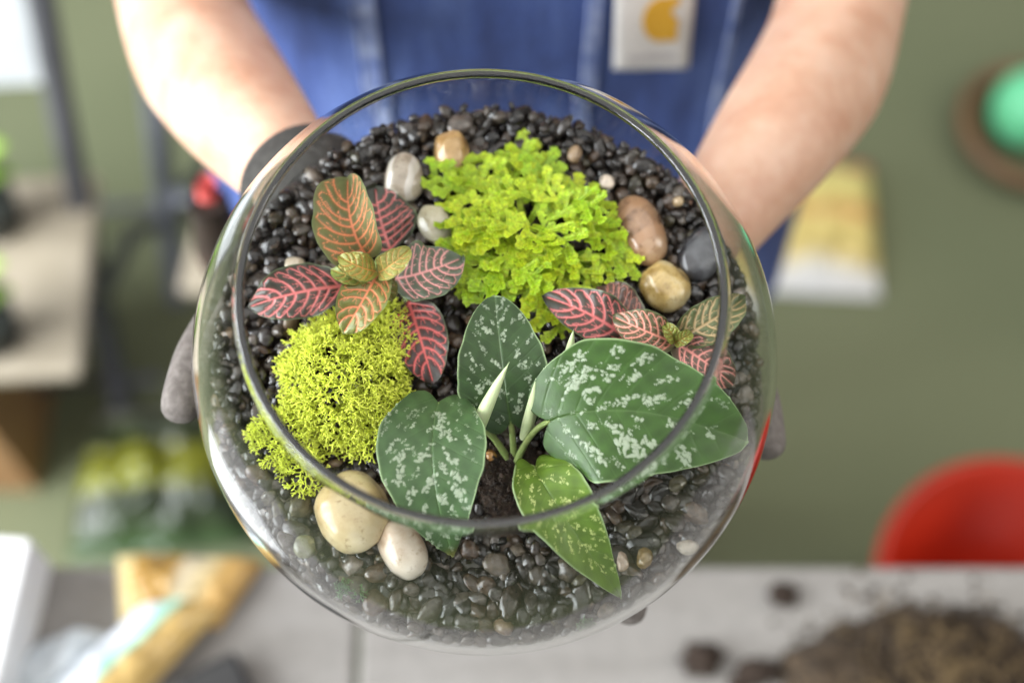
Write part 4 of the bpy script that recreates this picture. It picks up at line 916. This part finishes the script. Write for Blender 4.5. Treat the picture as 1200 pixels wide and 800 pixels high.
# soil bag with yellow-green print
bagk = stripe_mat('soil_bag_print', [(0.0, (0.05, 0.10, 0.03)), (0.14, (0.035, 0.05, 0.02)), (0.30, (0.03, 0.04, 0.02)), (0.36, (0.20, 0.21, 0.012)), (0.60, (0.22, 0.22, 0.012)), (0.66, (0.03, 0.04, 0.02)), (0.84, (0.07, 0.09, 0.03)), (0.88, (0.30, 0.30, 0.27)), (1.0, (0.34, 0.34, 0.30))], 0.35, 1)
pouch('soil_bag', [ZP(82, 660, 0), ZP(300, 640, 0), ZP(300, 490, 0), ZP(120, 490, 0)], 0.10, bagk, 'dark plastic soil bag with a yellow green band lying on the carpet', 'bag', 0.03)
yel = stripe_mat('pale_yellow_bag', [(0.0, (0.70, 0.70, 0.70)), (0.12, (0.74, 0.72, 0.66)), (0.2, (0.70, 0.55, 0.20)), (0.45, (0.74, 0.60, 0.20)), (0.52, (0.62, 0.30, 0.10)), (0.60, (0.72, 0.60, 0.20)), (0.86, (0.72, 0.64, 0.24)), (0.93, (0.5, 0.12, 0.08)), (1.0, (0.5, 0.14, 0.1))], 0.4, 1)
pouch('potting_bag', [ZP(890, 345, 0), ZP(1030, 352, 0), ZP(1018, 196, 0), ZP(905, 190, 0)], 0.06, yel, 'pale yellow plastic bag lying on the carpet behind the right forearm', 'bag', 0.02)
# brown-rimmed tray with a mint green ball
p = ZP(1216, 145, 0.05); st = empty('round_tray', T((p[0], p[1], 0)), 'round tray with a thick brown rim on the carpet at the right edge', 'tray')
brown_m = noisy('brown_rim', (0.15, 0.075, 0.035), (0.20, 0.105, 0.05), 20, 0.5, 0.05); mint_m = noisy('mint_rubber', (0.16, 0.68, 0.34), (0.20, 0.74, 0.39), 12, 0.4, 0.05)
olive_m = noisy('olive_base', (0.13, 0.155, 0.085), (0.17, 0.19, 0.10), 20, 0.8, 0.1)
a = np.linspace(0, 2 * math.pi, 65)[:-1]
v, f = lathe([(0.1175 + 0.0135 * math.cos(q), 0.045 + 0.0135 * math.sin(q)) for q in np.linspace(0, 2 * math.pi, 13)], 64); mk('rim', v, f, brown_m, st)
v, f = lathe([(0.001, 0.006), (0.085, 0.006), (0.112, 0.04), (0.115, 0.038), (0.088, 0.002), (0.001, 0.002)], 64); mk('base', v, f, olive_m, st)
p = ZP(1207, 130, 0.075); v, f = lathe([(max(0.0005, 0.064 * math.cos(q) * (1 + 0.06 * math.sin(q))), 0.070 * math.sin(q)) for q in np.linspace(-math.pi / 2, math.pi / 2, 33)], 48)
tag(mk('ball', v, f, mint_m, None, T((p[0], p[1], 0.077))), 'mint green rubber ball sitting in the brown rimmed tray', 'ball')

# red bucket
p = ZP(1195, 690, 0.36); bk = empty('bucket', T((p[0], p[1], 0)), 'empty bright red plastic bucket on the floor past the table edge', 'bucket')
redb_m = noisy('bucket_red', (0.44, 0.022, 0.006), (0.50, 0.030, 0.009), 8, 0.35, 0.03)
v, f = lathe([(0.001, 0.0), (0.13, 0.0), (0.160, 0.34), (0.168, 0.345), (0.168, 0.362), (0.157, 0.362), (0.127, 0.008), (0.001, 0.008)], 72); mk('tub', v, f, redb_m, bk)
hp = [(0.170 * math.cos(q), 0.170 * math.sin(q) * 0.35 - 0.12 * math.sin(q), 0.33 - 0.10 * math.sin(q)) for q in np.linspace(0, math.pi, 24)]
tube_obj('handle', [(x, y - 0.02, z) for x, y, z in hp], 0.003, steel_m, bk, 8)
